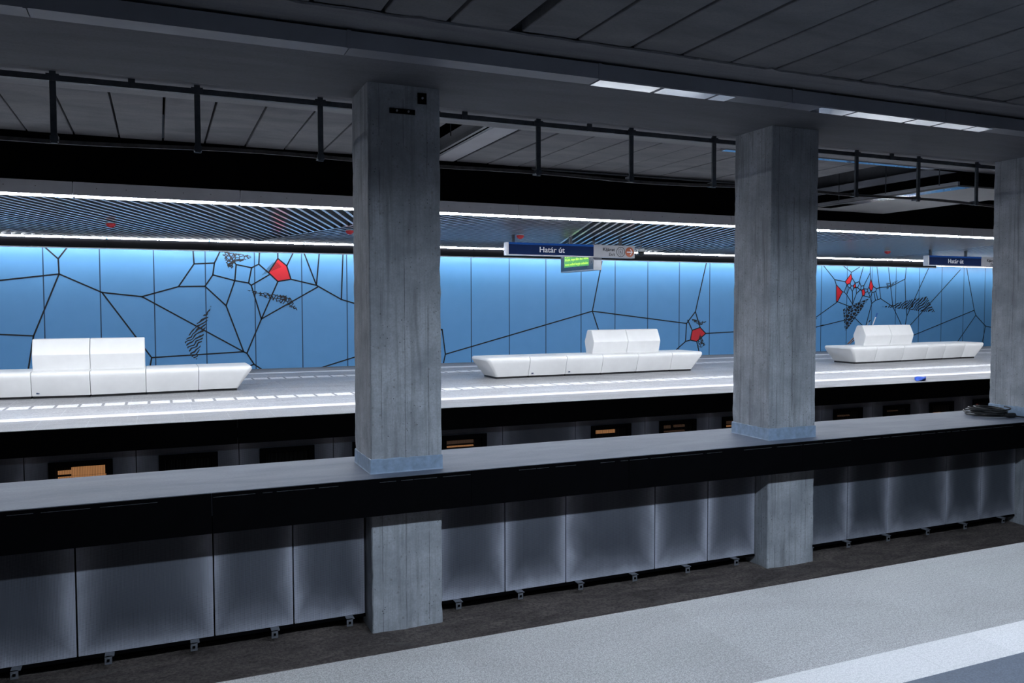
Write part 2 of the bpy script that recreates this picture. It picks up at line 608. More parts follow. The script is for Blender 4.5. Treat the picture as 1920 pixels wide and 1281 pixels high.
M['warm'] = emit('baked_warm_light', (1.0, 0.45, 0.17), 0.30, 0.05)  # glow stands in for lamplight falling on the window contents
M['warm_dim'] = emit('baked_dim_warm_light', (1.0, 0.5, 0.25), 0.035, 0.05)
M['red_lit'] = emit('baked_red_light', (1.0, 0.10, 0.05), 0.05, 0.05)
M['grille'] = plain('dark_grille', (0.010, 0.010, 0.012), 0.6)
M['panel_grey'] = plain('grey_duct_panel', (0.20, 0.205, 0.215), 0.5, 0.0, 0.4, 0.06, 1.5)
M['bracket'] = plain('zinc_bracket', (0.19, 0.205, 0.235), 0.5, 0.2, 0.4, 0.2, 20)
M['mirror_glass'] = plain('lamp_cover_glass', (0.90, 0.93, 1.0), 0.06, 1.0, 0.5, 0.02)
M['panel_white'] = plain('white_duct_sheet', (0.72, 0.74, 0.80), 0.25, 0.0, 0.5, 0.06, 1.5)

# ------------------------------------------------------------ the setting
EDGE_N, EDGE_F0, EDGE_F1 = 3.63, 12.14, 21.75
BED = -1.45

# near platform
struct(box((X0, -6.2, -1.45), (X1, 2.46, 0.0)).build('floor', M['near_field']))
struct(box((X0, 2.46, -1.45), (X1, 2.715, 0.0)).build('trim_1', M['stripe']))
struct(box((X0, 2.715, -1.45), (X1, EDGE_N, 0.0)).build('trim_2', M['near_granite']))
# track beds
g = MB()
nx, ny = 170, 22
vs, fs = [], []
for j in range(ny + 1):
    for i in range(nx + 1):
        x = X0 + (X1 - X0) * i / nx if i > 110 else X0 + 24.0 * i / 110
        y = EDGE_N + (EDGE_F0 - EDGE_N) * j / ny
        z = BED + 0.035 * (noise.noise(Vector((x * 1.3, y * 2.2, 0))) + 0.5 * noise.noise(Vector((x * 4, y * 5, 3))))
        vs.append((x, y, z))
for j in range(ny):
    for i in range(nx):
        a = j * (nx + 1) + i
        fs.append((a, a + 1, a + nx + 2, a + nx + 1))
g.add(vs, fs)
struct(g.build('floor_trackbed', M['ground'], smooth=True))

# far island platform: structure of the paving bands
struct(box((X0, EDGE_F0 + 0.86, BED), (X1, EDGE_F1, -0.36)).build('wall_platform_core', M['void']))
for n_, (y0, y1, mt) in enumerate([(EDGE_F0, 13.16, 'far_edge'), (13.16, 13.46, 'far_stripe'), (13.46, 14.68, 'far_field'),
                                   (14.68, 15.09, 'tactile'), (15.09, 18.60, 'far_field'), (18.60, 19.02, 'tactile'),
                                   (19.02, 20.16, 'far_field'), (20.16, 20.48, 'far_stripe'), (20.48, EDGE_F1, 'far_edge')]):
    nm = 'floor_island' if n_ == 4 else 'trim_%d' % (n_ + 3)
    struct(box((X0, y0, -0.12), (X1, y1, 0.0)).build(nm, M[mt]))

# median: slab carried by the row of columns
SL_F, SL_B, SL_T, SL_U = 7.2, 8.36, 0.045, -0.297
struct(box((X0, SL_F + 0.006, -0.15), (X1, SL_B, SL_T)).build('trim_20', M['slab_top']))
struct(box((X0, 7.78, BED), (X1, 7.98, -0.14)).build('wall_median', M['void']))

# great beam above the columns
B_Z, L_Z, C_Z = 3.635, 3.78, 4.02
struct(box((X0, 6.67, B_Z), (X1, 8.05, L_Z + 0.4)).build('ceiling_beam', M['beam']))
struct(box((X0, 6.60, B_Z + 0.004), (X1, 6.67, L_Z)).build('trim_21', M['teal']))
led_ = MB()
# ledge with a ragged mortar edge on the near side
pts_n = []
random.seed(4)
xx = X0
while xx < X1:
    pts_n.append((xx, 6.10 - 0.022 * random.random() - (0.03 if random.random() < 0.1 else 0)))
    xx += random.uniform(0.03, 0.16) if xx < 14 else 0.4
outline = pts_n + [(X1, 6.72), (X0, 6.72)]
led_.prism_z(outline, L_Z, L_Z + 0.018)
led_.box((X0, 6.16, L_Z + 0.018), (X1, 6.72, 4.5))
led_.box((X0, 8.0, L_Z), (X1, 9.34, 4.5))
struct(led_.build('ceiling_ledge', M['ledge']))

# precast planks, near track and far track
random.seed(9)


def planks(name, joints, y0, y1, gap=0.008, mat='plank', z=C_Z):
    b = MB()
    for (a, c) in joints:
        dz = random.uniform(-0.006, 0.006)
        ga = random.uniform(0.6, 1.5) * gap
        b.box((a + ga, y0, z + dz), (c - ga, y1, z + 0.2))
    return struct(b.build(name, M[mat], bevel=0.006, seg=1))


P = 0.5735
near_j = []
x = 1.74 - 19 * P
while x < 2.8:
    near_j.append((x, x + P))
    x += P
near_j = near_j[:-1] if near_j[-1][1] > 2.95 else near_j
last = near_j[-1][1]
near_j.append((last + 0.0, 2.93)) if 2.93 - last > 0.1 else None
x = 2.985
near_j.append((x, 3.55))
x = 3.55
while x < X1:
    near_j.append((x, x + P))
    x += P
near_j = [(a * 0.909, b_ * 0.909) for a, b_ in near_j]
planks('ceiling_near_track', near_j, 2.75, 6.085, 0.015, z=3.80)
far_j = []
x = 0.108 - 16 * P
while x < 3.4:
    far_j.append((x, min(x + P, 3.62)))
    x += P
x = 4.63
while x < 11.4:
    far_j.append((x, min(x + P, 11.9)))
    x += P
x = 14.6
while x < X1:
    far_j.append((x, x + P))
    x += P
planks('ceiling_far_track', far_j, 9.3, 13.2, 0.009)
struct(box((X0, 2.2, C_Z + 0.45), (X1, 13.4, C_Z + 0.6)).build('ceiling_roof', M['void']))

# platform halls
struct(box((X0, 21.75, -1.6), (X1, 21.95, 5.0)).build('wall_back', M['blue_wall']))
struct(box((X0, -6.4, -1.6), (X1, -6.2, 4.2)).build('wall_front', M['beam']))
struct(box((X0 - 0.2, -6.4, -1.6), (X0, 21.9, 4.8)).build('wall_left', M['void']))
struct(box((X1, -6.4, -1.6), (X1 + 0.2, 21.9, 4.8)).build('wall_right', M['void']))
struct(box((X0, -6.2, 3.36), (X1, 2.40, 3.5)).build('ceiling_near_hall', M['beam']))
struct(box((X0, 13.3, 3.95), (X1, 21.75, 4.1)).build('ceiling_far_hall', M['void']))

# ------------------------------------------------------------ slatted metal ceiling over the island platform
ZS = 3.182


def slat_zone(xa0, sa, xb0, sb, along):
    """slats between two slanting edges; x at y=13.1 and slope dx/dy of each edge; they run parallel to `along`"""
    Ya, Yb = 13.34, 20.75
    d = Vector((along, 1.0)).normalized()
    nrm = Vector((d.y, -d.x))
    b = MB()
    step, w, h = 0.178, 0.052, 0.11
    ext = []
    for yy in (Ya, Yb):
        for x0_, s_ in ((xa0, sa), (xb0, sb)):
            ext.append(Vector((x0_ + s_ * (yy - Ya), yy)).dot(nrm))
    first = Vector((xa0, Ya)).dot(nrm) if sa == along else Vector((xb0, Ya)).dot(nrm)
    t = first + math.ceil((min(ext) - first) / step) * step
    while t < max(ext) + 1e-6:
        # clip the centre line x = (t + d.x*y...)
        lo, hi = Ya, Yb
        ok = True
        # point on line at y: x = (t - nrm.y*y)/nrm.x
        for x0_, s_, sign in ((xa0, sa, 1), (xb0, sb, -1)):
            f0 = sign * ((t - nrm.y * Ya) / nrm.x - x0_)
            f1 = sign * ((t - nrm.y * Yb) / nrm.x - (x0_ + s_ * (Yb - Ya)))
            if f0 < -1e-4 and f1 < -1e-4:
                ok = False
                break
            if f0 * f1 < -1e-9:
                yc = Ya + (Yb - Ya) * f0 / (f0 - f1)
                if f0 < 0:
                    lo = max(lo, yc)
                else:
                    hi = min(hi, yc)
        if ok and hi - lo > 0.05:
            xs = lambda yy: (t - nrm.y * yy) / nrm.x
            hw = w / 2 / nrm.x
            vs = []
            for z in (ZS, ZS + h):
                vs += [(xs(lo) - hw, lo, z), (xs(lo) + hw, lo, z), (xs(hi) + hw, hi, z), (xs(hi) - hw, hi, z)]
            b.add(vs, [(0, 3, 2, 1), (4, 5, 6, 7), (0, 1, 5, 4), (1, 2, 6, 5), (2, 3, 7, 6), (3, 0, 4, 7)])
        t += step
    return b


edges = [(-17.9, 0.372), (-7.9, -0.372), (-5.35, 0.372), (4.55, -0.275), (7.4, 0.372), (16.95, -0.372), (20.1, 0.372), (29.6, -0.372), (32.6, 0.372), (42.0, -0.372)]
for i in range(len(edges) - 1):
    (xa, sa), (xb, sb) = edges[i], edges[i + 1]
    xa, xb = 0.975 * xa + 0.57 * sa, 0.975 * xb + 0.57 * sb
    so = struct(slat_zone(xa, sa, xb, sb, sa).build('ceiling_slats_%d' % (i + 1), M['slat']))
    so.data.materials.append(M['slat_side_shade'])
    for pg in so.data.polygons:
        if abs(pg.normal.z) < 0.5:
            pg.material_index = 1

# ------------------------------------------------------------ columns
def column_mesh(W, D, z0, z1):
    b = MB()
    nxs, nys, nz = 6, 6, 70
    per = []
    ch = 0.010
    for i in range(nxs + 1):
        per.append((ch + (W - 2 * ch) * i / nxs, 0.0))
    for i in range(nys + 1):
        per.append((W, ch + (D - 2 * ch) * i / nys))
    for i in range(nxs + 1):
        per.append((W - ch - (W - 2 * ch) * i / nxs, D))
    for i in range(nys + 1):
        per.append((0.0, D - ch - (D - 2 * ch) * i / nys))
    rings = []
    for k in range(nz + 1):
        z = z0 + (z1 - z0) * k / nz
        ring = []
        for (x, y) in per:
            cx, cy = x - W / 2, y - D / 2
            n1 = noise.noise(Vector((x * 6, y * 6, z * 5)))
            n2 = noise.noise(Vector((x * 21, y * 21, z * 17)))
            corner = 1.0 if min(abs(abs(cx) - W / 2) + abs(abs(cy) - D / 2 + ch), abs(abs(cx) - W / 2 + ch) + abs(abs(cy) - D / 2)) < 1e-4 else 0.25
            s = 1 + (0.006 * n1 + 0.014 * min(0, n2) * corner) / 0.5
            ring.append((cx * s, cy * s, z))
        rings.append(ring)
    b.loft(rings)
    return b


COL_Y = 7.725
cols = [(2.122, 'bolted plates near its top, the one between the two wider benches'), (6.762, ''), (11.34, '')]
labels = ['grey board-marked concrete column with bolted steel plates near its top',
          'grey concrete column standing behind the exit sign side, second along the slab',
          'dark grey concrete column beside the coil of cable on the slab']
labels[1] = 'grey concrete column between the plated column and the column with coiled cable'


def base_band(W, D):
    b = MB()
    rings = []
    random.seed(2)
    n = 10
    per = []
    for a, c in (((-W / 2, -D / 2), (W / 2, -D / 2)), ((W / 2, -D / 2), (W / 2, D / 2)), ((W / 2, D / 2), (-W / 2, D / 2)), ((-W / 2, D / 2), (-W / 2, -D / 2))):
        for i in range(n):
            per.append((a[0] + (c[0] - a[0]) * i / n, a[1] + (c[1] - a[1]) * i / n))
    for z, s in ((SL_T, 1.03), (SL_T + 0.012, 1.018), (SL_T + 0.13, 1.014), (SL_T + 0.135, 1.0)):
        rings.append([(x * s, y * s, z + (random.uniform(-0.004, 0.006) if z > SL_T + 0.1 else 0)) for x, y in per])
    b.loft(rings)
    return b


for i, ((cx, _), lb) in enumerate(zip(cols, labels)):
    if i == 0:
        col0 = column_mesh(0.69, 0.655, BED - 0.05 + 0.0, B_Z - 0.0)
        c = col0.build('concrete_column', M['column'])
        c['_w'] = (0, 0, 0)
        bb = base_band(0.69, 0.655).build('painted_base', M['base_paint'], c)
        bb['label'] = 'blue-grey painted band round the foot'
        c.location = (cx, COL_Y, 0)
        c['_w'] = (cx, COL_Y, 0)
        tag(c, lb, 'column', 'concrete columns along the median slab')
        proto_col = c
    else:
        c = copy_tree(proto_col, (cx, COL_Y, 0))
        c['label'] = lb
c = copy_tree(proto_col, (cols[0][0] - 4.62, COL_Y, 0)) if False else None
# steel plates on the first column (children of that column only)
yf = COL_Y - 0.655 / 2
for (px, pz, w, h) in ((2.29, 3.53, 0.085, 0.10), (2.10, 3.395, 0.24, 0.045)):
    ap = box((px - w / 2, yf - 0.014, pz - h / 2), (px + w / 2, yf + 0.006, pz + h / 2)).build('anchor_plate', M['black'], proto_col, (px, yf, pz))
    ap['label'] = 'dark steel plate'
    for dx in ((0.0,) if w < 0.1 else (-0.055, 0.055)):
        MB().tube([(px + dx, yf - 0.03, pz), (px + dx, yf - 0.012, pz)], 0.010, 6).build('bolt', M['alu'], ap, (px + dx, yf - 0.02, pz))

# ------------------------------------------------------------ black fascia boards
def fascia(name, xs, y0, y1, z0, z1, labeller, group, lip=None):
    for a, b_ in zip(xs, xs[1:]):
        o = box((a + 0.002, y0, z0), (b_ - 0.002, y1, z1)).build(name, M['black'], None, ((a + b_) / 2, (y0 + y1) / 2, z0))
        tag(o, labeller(a, b_), 'fascia board', group)
        if lip:
            lp = MB()
            random.seed(int(a * 100))
            x = a + 0.01
            while x < b_ - 0.05:
                w = random.uniform(0.05, 0.5)
                if random.random() < 0.72:
                    lp.box((x, y0 - 0.004, z1 - 0.034), (min(x + w, b_ - 0.01), y0 + 0.004, z1 - 0.030))
                x += w + random.uniform(0.01, 0.08)
            if lp.v:
                lp.build('sealant_seam', M['seal'], o, ((a + b_) / 2, y0, z1))


def where(a, b_, opts):
    for lim, s in opts:
        if b_ <= lim:
            return s
    return opts[-1][1]


fascia('fascia_board', [-2.6, 0.38, 2.69, 4.42, 6.73, 9.04, 11.35, 13.6], SL_F - 0.012, SL_F + 0.004, SL_U, 0.041,
       lambda a, b_: {-2.6: 'long black slab board at the photo edge, below the bench with the cut-off end',
                      0.38: 'black board along the slab edge in front of the plated column',
                      2.69: 'short black board along the slab edge just after the plated column',
                      4.42: 'black board along the slab edge leading up to the second column',
                      6.73: 'black board along the slab edge just past the second column',
                      9.04: 'black board along the slab edge below the coil of cable',
                      11.35: 'black board along the slab edge past the coil of cable'}[a],
       'black boards along the front edge of the median slab', lip=True)
fascia('fascia_board', [-4.2, 1.0, 4.6, 9.3, 12.6, 18.0, 24.0], EDGE_F0 - 0.012, EDGE_F0 + 0.02, -0.349, -0.005,
       lambda a, b_: {-4.2: 'black board under the island platform edge, below the bench with the long white back',
                      1.0: 'black board under the island platform edge, passing behind the plated column',
                      4.6: 'black board under the island platform edge, below the middle white bench',
                      9.3: 'black board under the island platform edge, passing behind the second column',
                      12.6: 'black board under the island platform edge, just past the second column',
                      18.0: 'black board under the island platform edge beside the blue cloth'}[a],
       'black boards under the edge of the island platform')
fascia('ceiling_fascia', [-4.0, 1.17, 5.76, 10.3, 14.85, 20.0, 26.0], 13.05, 13.09, 3.352, 4.055,
       lambda a, b_: {-4.0: 'black hanging board over the bench with the long white back',
                      1.17: 'black hanging board behind the top of the plated column',
                      5.76: 'black hanging board above the blue station name sign',
                      10.3: 'black hanging board behind the top of the second column',
                      14.85: 'black hanging board under the wide white duct',
                      20.0: 'black hanging board past the wide white duct'}[a],
       'black hanging boards above the strip lamps')

# ------------------------------------------------------------ strip lamps
JX = [-10.17, -7.895, -5.62, -3.345, -1.07, 1.17, 3.42, 5.76, 8.03, 10.3, 12.57, 14.85, 17.1, 19.4, 21.6, 23.8, 26.0]
near_desc = {-3.345: 'above the bench end at the photo edge', -1.07: 'above the long white bench back', 1.17: 'beside the plated column',
             3.42: 'behind the plated column', 5.76: 'above the station name sign', 8.03: 'above the exit sign', 10.3: 'beside the second column',
             12.57: 'behind the second column', 14.85: 'just past the second column', 17.1: 'above the last white bench', 19.4: 'beside the last column'}


def lamp(x0, x1, y, front, label, group, mat, big=True):
    t = thing('strip_lamp', ((x0 + x1) / 2, y, 3.15), label, 'strip lamp', group)
    g_ = 0.012
    if big:
        tr = box((x0 + g_ / 2, y - 0.04, 3.165), (x1 - g_ / 2, y - 0.012, 3.352)).build('front_trim', M['trim'], t, ((x0 + x1) / 2, y, 3.165), bevel=0.003)
        sc = MB()
        k = 0.3
        while k < x1 - x0 - 0.2:
            sc.tube([(x0 + k, y - 0.0425, 3.27), (x0 + k, y - 0.039, 3.27)], 0.006, 6)
            k += 0.38
        sc.build('screw', M['black'], tr, (x0, y - 0.04, 3.27))
        box((x0 + g_ / 2, y - 0.012, 3.166), (x1 - g_ / 2, y + 0.26, 3.352)).build('housing', M['trim'], t, ((x0 + x1) / 2, y, 3.2))
        df = MB()
        sec = [(y - 0.010, 3.165), (y + 0.0, 3.153), (y + 0.14, 3.150), (y + 0.17, 3.165)]
        df.loft([[(xq, a_, c_) for a_, c_ in sec] for xq in (x0 + 0.02, x1 - 0.02)])
        df.build('diffuser', mat, t, ((x0 + x1) / 2, y, 3.145))
    else:
        box((x0 + 0.001, y + 0.02, 2.965), (x1 - 0.001, y + 0.06, 3.176)).build('back_trim', M['black'], t, ((x0 + x1) / 2, y, 2.955))
        box((x0 + g_ / 2, y, 2.945), (x1 - g_ / 2, y + 0.09, 2.965)).build('lower_lip', M['trim'], t, ((x0 + x1) / 2, y, 2.935))
        box((x0 + g_ / 2, y - 0.02, 3.212), (x1 - g_ / 2, y + 0.06, 3.30)).build('housing', M['trim'], t, ((x0 + x1) / 2, y, 3.165))
        box((x0 + 0.02, y - 0.02, 3.178), (x1 - 0.02, y + 0.03, 3.211)).build('diffuser', mat, t, ((x0 + x1) / 2, y, 3.13), bevel=0.008)
    return t


for a, b_ in zip(JX, JX[1:]):
    dsc = near_desc.get(a)
    lamp(a, b_, 13.06, True, 'white strip lamp with grey front trim, ' + (dsc or ('past the last column' if a > 19 else 'outside the photo edge')),
         'strip lamps along the front of the island platform', M['led_far'])
    d2 = {-3.345: 'above the bench end at the photo edge', -1.07: 'above the first tall black drawn lines', 1.17: 'above the big red shape',
          3.42: 'behind the plated column', 5.76: 'behind the start of the blue name sign', 8.03: 'behind the exit sign', 10.3: 'just past the exit sign',
          12.57: 'halfway to the second column', 14.85: 'over the pentagon behind the middle bench', 17.1: 'beside the second column', 19.4: 'behind the second column',
          21.6: 'above the cluster of small red shapes', 23.8: 'behind the second station name sign'}.get(a, 'outside the photo edge')
    lamp(a, b_, 21.20, False, 'thin white strip lamp above black trim, ' + d2,
         'strip lamps along the back of the island platform', M['led_rear'], False)
# the same lamps over the near platform, an added fill row behind, and the washers that light the blue wall
for k in range(2):
    a = 0.1 + 4.25 * k
    t = thing('strip_lamp', (a + 2, 2.66, 3.15), 'white strip lamp over the near platform edge', 'strip lamp', 'strip lamps over the near platform')
    box((a, 2.70, 3.15), (a + 4.23, 2.72, 3.352)).build('front_trim', M['trim'], t)
    box((a, 2.42, 3.19), (a + 4.23, 2.70, 3.352)).build('housing', M['trim'], t)
    box((a + 0.02, 2.44, 3.170), (a + 4.21, 2.66, 3.188)).build('diffuser', M['led_near'], t)
struct(box((X0, 2.66, 3.353), (X1, 2.70, 4.055)).build('wall_near_fascia', M['black']))
for k in range(2):
    a = 0.1 + 4.25 * k
    t = thing('strip_lamp', (a + 2, -5.2, 3.2), 'added fill strip lamp, unseen, at the back of the near platform', 'strip lamp', 'added fill lamps at the back of the near platform')
    box((a, -5.3, 3.22), (a + 4.23, -5.1, 3.34)).build('housing', M['trim'], t)
    box((a + 0.02, -5.28, 3.20), (a + 4.21, -5.12, 3.22)).build('diffuser', M['led_fill'], t)
for k in range(10):
    a = -8.5 + 5.0 * k
    t = thing('wall_washer_lamp', (a + 2.5, 21.32, 3.0), 'white lamp tucked behind the black trim above the blue wall', 'wall lamp', 'lamps above the blue wall')
    box((a, 21.27, 3.04), (a + 4.98, 21.37, 3.10)).build('housing', M['trim'], t)
    box((a + 0.02, 21.28, 3.02), (a + 4.96, 21.36, 3.04)).build('diffuser', M['led_wall'], t)

MURAL = [(-2.377, 2.975, -2.121, 2.719), (-2.121, 2.719, -1.932, 2.987), (-2.121, 2.719, -2.11, 2.367), (-2.11, 2.367, -3.738, 2.145), (-2.11, 2.367, -2.662, 0.928), (-2.662, 0.928, -3.767, 1.002), (-2.662, 0.928, -2.787, 0.156), (-2.11, 2.367, -1.222, 1.94), (-1.222, 1.94, -0.356, 1.843), (-0.356, 1.843, 0.467, 2.092), (0.467, 2.092, 0.833, 2.655), (0.833, 2.655, 1.309, 2.687), (1.309, 2.687, 1.448, 2.982), (-1.222, 1.94, -0.171, 0.357), (-0.171, 0.357, -0.232, 0.026), (-0.171, 0.357, 1.972, 0.449), (-0.356, 1.843, 1.972, 0.449), (0.467, 2.092, 1.078, 2.106), (0.833, 2.655, 0.817, 2.99), (1.309, 2.687, 1.268, 2.39), (1.268, 2.39, 1.078, 2.106), (1.078, 2.106, 1.569, 1.621), (1.569, 1.621, 1.972, 0.449), (1.268, 2.39, 1.787, 2.254), (1.787, 2.254, 1.569, 1.621), (1.787, 2.254, 1.825, 2.659), (1.825, 2.659, 1.604, 2.986), (1.787, 2.254, 2.119, 2.195), (1.825, 2.659, 2.198, 2.584), (2.198, 2.584, 2.119, 2.195), (2.119, 2.195, 2.182, 2.138), (2.182, 2.138, 2.622, 2.408), (2.198, 2.584, 2.375, 2.678), (2.375, 2.678, 2.399, 3.03), (2.375, 2.678, 2.609, 2.466), (2.182, 2.138, 2.419, 1.281), (2.419, 1.281, 2.05, 0.408), (2.849, 2.833, 2.847, 3.017), (3.069, 2.647, 3.255, 3.027), (3.169, 2.303, 3.82, 2.152), (2.841, 2.241, 2.419, 1.281), (2.419, 1.281, 3.844, 2.102), (1.972, 0.449, 2.05, 0.408), (2.05, 0.408, 2.221, 0.123), (2.221, 0.123, 2.058, 0.061), (2.221, 0.123, 2.474, -0.065), (3.82, 2.152, 3.496, 3.033), (3.82, 2.152, 3.909, 3.043), (3.82, 2.152, 4.47, 1.781), (4.47, 1.781, 4.529, 3.058), (4.47, 1.781, 7.28, 0.94), (7.28, 0.94, 7.37, 0.249), (7.37, 0.249, 7.285, -0.12), (3.621, -0.103, 7.28, 0.94), (2.849, 2.833, 3.069, 2.647), (3.069, 2.647, 3.169, 2.303), (3.169, 2.303, 2.841, 2.241), (2.841, 2.241, 2.609, 2.466), (2.609, 2.466, 2.849, 2.833), (7.37, 0.249, 12.062, 1.437), (12.062, 1.437, 12.391, 2.937), (12.062, 1.437, 12.558, 0.118), (12.062, 1.437, 15.5, 1.029), (15.489, 1.03, 15.828, 1.402), (15.828, 1.402, 16.268, 3.074), (15.489, 1.03, 15.458, 0.456), (15.458, 0.456, 15.114, 0.204), (15.458, 0.456, 15.64, 0.495), (15.539, 1.132, 15.71, 0.809), (15.828, 1.402, 16.017, 0.896), (16.241, 0.698, 20.884, 0.85), (15.889, 0.442, 15.988, 0.092), (16.017, 0.896, 16.241, 0.698), (16.241, 0.698, 15.889, 0.442), (15.889, 0.442, 15.64, 0.495), (15.64, 0.495, 15.71, 0.809), (15.71, 0.809, 16.017, 0.896), (20.879, 1.142, 19.071, 0.208), (21.156, 2.986, 21.686, 2.495), (21.686, 2.495, 22.169, 2.428), (21.686, 2.495, 21.761, 2.322), (21.761, 2.322, 22.06, 2.073), (22.06, 2.073, 21.831, 1.722), (21.831, 1.722, 21.773, 1.74), (21.773, 1.74, 21.761, 2.322), (22.071, 2.98, 22.454, 2.761), (22.454, 2.761, 22.832, 2.95), (22.454, 2.761, 22.44, 2.708), (22.44, 2.708, 22.487, 2.555), (22.487, 2.555, 22.403, 2.371), (22.403, 2.371, 22.258, 2.326), (22.258, 2.326, 22.169, 2.428), (22.169, 2.428, 22.44, 2.708), (22.487, 2.555, 22.644, 2.385), (22.644, 2.385, 22.676, 2.231), (22.676, 2.231, 22.583, 2.208), (22.583, 2.208, 22.552, 2.296), (22.552, 2.296, 22.644, 2.385), (22.644, 2.385, 22.828, 2.437), (22.828, 2.437, 23.015, 2.953), (22.828, 2.437, 22.921, 2.281), (22.921, 2.281, 23.054, 2.3), (23.054, 2.3, 23.342, 2.747), (23.342, 2.747, 23.355, 2.981), (23.342, 2.747, 23.378, 2.525), (23.378, 2.525, 23.504, 2.27), (23.504, 2.27, 23.432, 2.113), (23.432, 2.113, 23.372, 2.124), (23.372, 2.124, 23.3, 2.246), (23.3, 2.246, 23.378, 2.525), (23.054, 2.3, 23.05, 2.189), (23.05, 2.189, 23.236, 2.172), (23.236, 2.172, 23.3, 2.246), (23.05, 2.189, 23.119, 2.056), (23.119, 2.056, 23.077, 1.945), (23.077, 1.945, 22.994, 1.927), (22.994, 1.927, 22.953, 2.139), (22.953, 2.139, 23.05, 2.189), (23.504, 2.27, 23.656, 2.193), (23.656, 2.193, 23.837, 2.239), (23.837, 2.239, 24.357, 2.276), (24.357, 2.276, 25.066, 2.555), (25.066, 2.555, 25.117, 2.989), (23.656, 2.193, 23.628, 2.103), (23.628, 2.103, 23.539, 2.069), (23.539, 2.069, 23.455, 2.053), (23.455, 2.053, 23.432, 2.113), (23.628, 2.103, 23.726, 1.824), (23.539, 2.069, 23.621, 1.779), (23.455, 2.053, 23.362, 1.879), (22.994, 1.927, 22.831, 1.656), (23.047, 1.934, 23.362, 1.879), (23.362, 1.879, 23.442, 1.667), (23.362, 1.879, 23.299, 2.012), (23.299, 2.012, 23.238, 2.09), (23.238, 2.09, 23.119, 2.052), (23.236, 2.172, 23.238, 2.09), (23.299, 2.012, 23.402, 2.113), (23.442, 1.667, 23.636, 1.779), (23.636, 1.779, 23.877, 1.835), (23.877, 1.835, 24.483, 1.542), (24.483, 1.542, 24.986, 0.787), (23.442, 1.667, 23.162, 0.809), (23.669, 2.964, 23.877, 1.835), (24.226, 2.973, 24.483, 1.542), (22.06, 2.073, 22.133, 2.062), (22.133, 2.062, 22.258, 2.326), (22.133, 2.062, 22.251, 1.975), (22.251, 1.975, 22.521, 1.645), (22.251, 1.975, 22.363, 2.206), (22.363, 2.206, 22.258, 2.326), (22.363, 2.206, 22.412, 2.229), (22.412, 2.229, 22.449, 2.284), (22.449, 2.284, 22.552, 2.285), (22.449, 2.284, 22.403, 2.371), (22.412, 2.229, 22.512, 2.086), (22.512, 2.086, 22.536, 1.645), (22.512, 2.086, 22.568, 2.208), (22.685, 2.231, 22.705, 2.01), (22.705, 2.01, 22.536, 1.645), (22.705, 2.01, 22.879, 2.143), (22.879, 2.143, 22.759, 2.231), (22.759, 2.231, 22.676, 2.231), (22.759, 2.231, 22.839, 2.364), (22.839, 2.364, 22.828, 2.437), (22.879, 2.143, 22.953, 2.139), (22.921, 2.281, 22.909, 2.144), (21.831, 1.722, 22.48, 1.535), (22.48, 1.535, 22.536, 1.645), (21.831, 1.722, 19.071, 0.208), (21.111, 0.888, 22.635, 1.159), (22.635, 1.159, 23.117, 0.809), (20.884, 0.85, 21.187, 0.917), (25.056, 2.566, 25.119, 1.663), (25.119, 1.663, 25.188, 1.21), (25.188, 1.21, 25.102, 0.799), (26.245, 2.954, 25.188, 1.21), (27.931, 2.93, 25.284, 0.797), (28.284, 2.987, 28.749, 1.403), (28.749, 1.403, 25.237, 0.405), (28.749, 1.403, 28.837, 1.208), (28.837, 1.208, 27.834, 0.168), (28.837, 1.208, 29.397, 0.791), (29.397, 0.791, 30.463, 0.602), (29.397, 0.791, 29.23, 0.14)]
RED = [[(2.849, 2.833), (3.069, 2.647), (3.169, 2.303), (2.841, 2.241), (2.609, 2.466)], [(16.017, 0.896), (16.241, 0.698), (15.889, 0.442), (15.64, 0.495), (15.71, 0.809)], [(21.761, 2.322), (22.06, 2.073), (21.831, 1.722), (21.773, 1.74)], [(22.44, 2.708), (22.487, 2.555), (22.403, 2.371), (22.258, 2.326), (22.169, 2.428)], [(22.644, 2.385), (22.676, 2.231), (22.583, 2.208), (22.552, 2.296)], [(23.051, 2.184), (23.119, 2.056), (23.077, 1.945), (22.994, 1.927), (22.953, 2.139)], [(23.378, 2.525), (23.504, 2.27), (23.432, 2.113), (23.372, 2.124), (23.3, 2.246)]]
PATCH = [('net', [(1.47, 2.983), (2.171, 2.904), (2.193, 2.833), (1.862, 2.707), (1.825, 2.659), (1.664, 2.504)]), ('net', [(2.079, 2.018), (2.365, 1.981), (2.737, 1.915), (3.092, 1.877), (3.162, 1.804), (3.336, 1.485), (2.97, 1.657), (2.595, 1.803), (2.271, 1.913)]), ('zebra', [(1.216, 1.626), (1.177, 1.47), (1.059, 1.023), (1.012, 0.835), (0.857, 0.282), (0.739, 0.347), (0.585, 0.725), (0.729, 0.981), (0.931, 1.26)]), ('hatch', [(2.834, 2.735), (2.936, 2.616), (2.609, 2.466), (2.44, 2.396), (2.702, 2.723)]), ('net', [(15.575, 1.192), (16.015, 1.115), (16.259, 1.083), (16.016, 0.945)]), ('net', [(16.019, 0.701), (16.109, 0.517), (16.222, 0.331), (16.06, 0.243), (15.913, 0.246), (15.926, 0.398)]), ('spot', [(23.303, 1.845), (22.838, 1.323), (22.263, 0.732), (22.191, 0.7), (22.088, 1.459), (22.478, 1.608), (22.889, 1.723)]), ('zebra_wide', [(23.94, 1.543), (24.253, 1.583), (24.641, 1.664), (25.428, 1.808), (26.204, 1.921), (26.357, 1.663), (26.643, 1.339), (26.016, 1.351), (25.438, 1.424), (24.31, 1.509)]), ('net', [(24.139, 2.399), (24.385, 2.401), (24.738, 2.506), (24.57, 2.403), (24.357, 2.288), (24.16, 2.151)])]

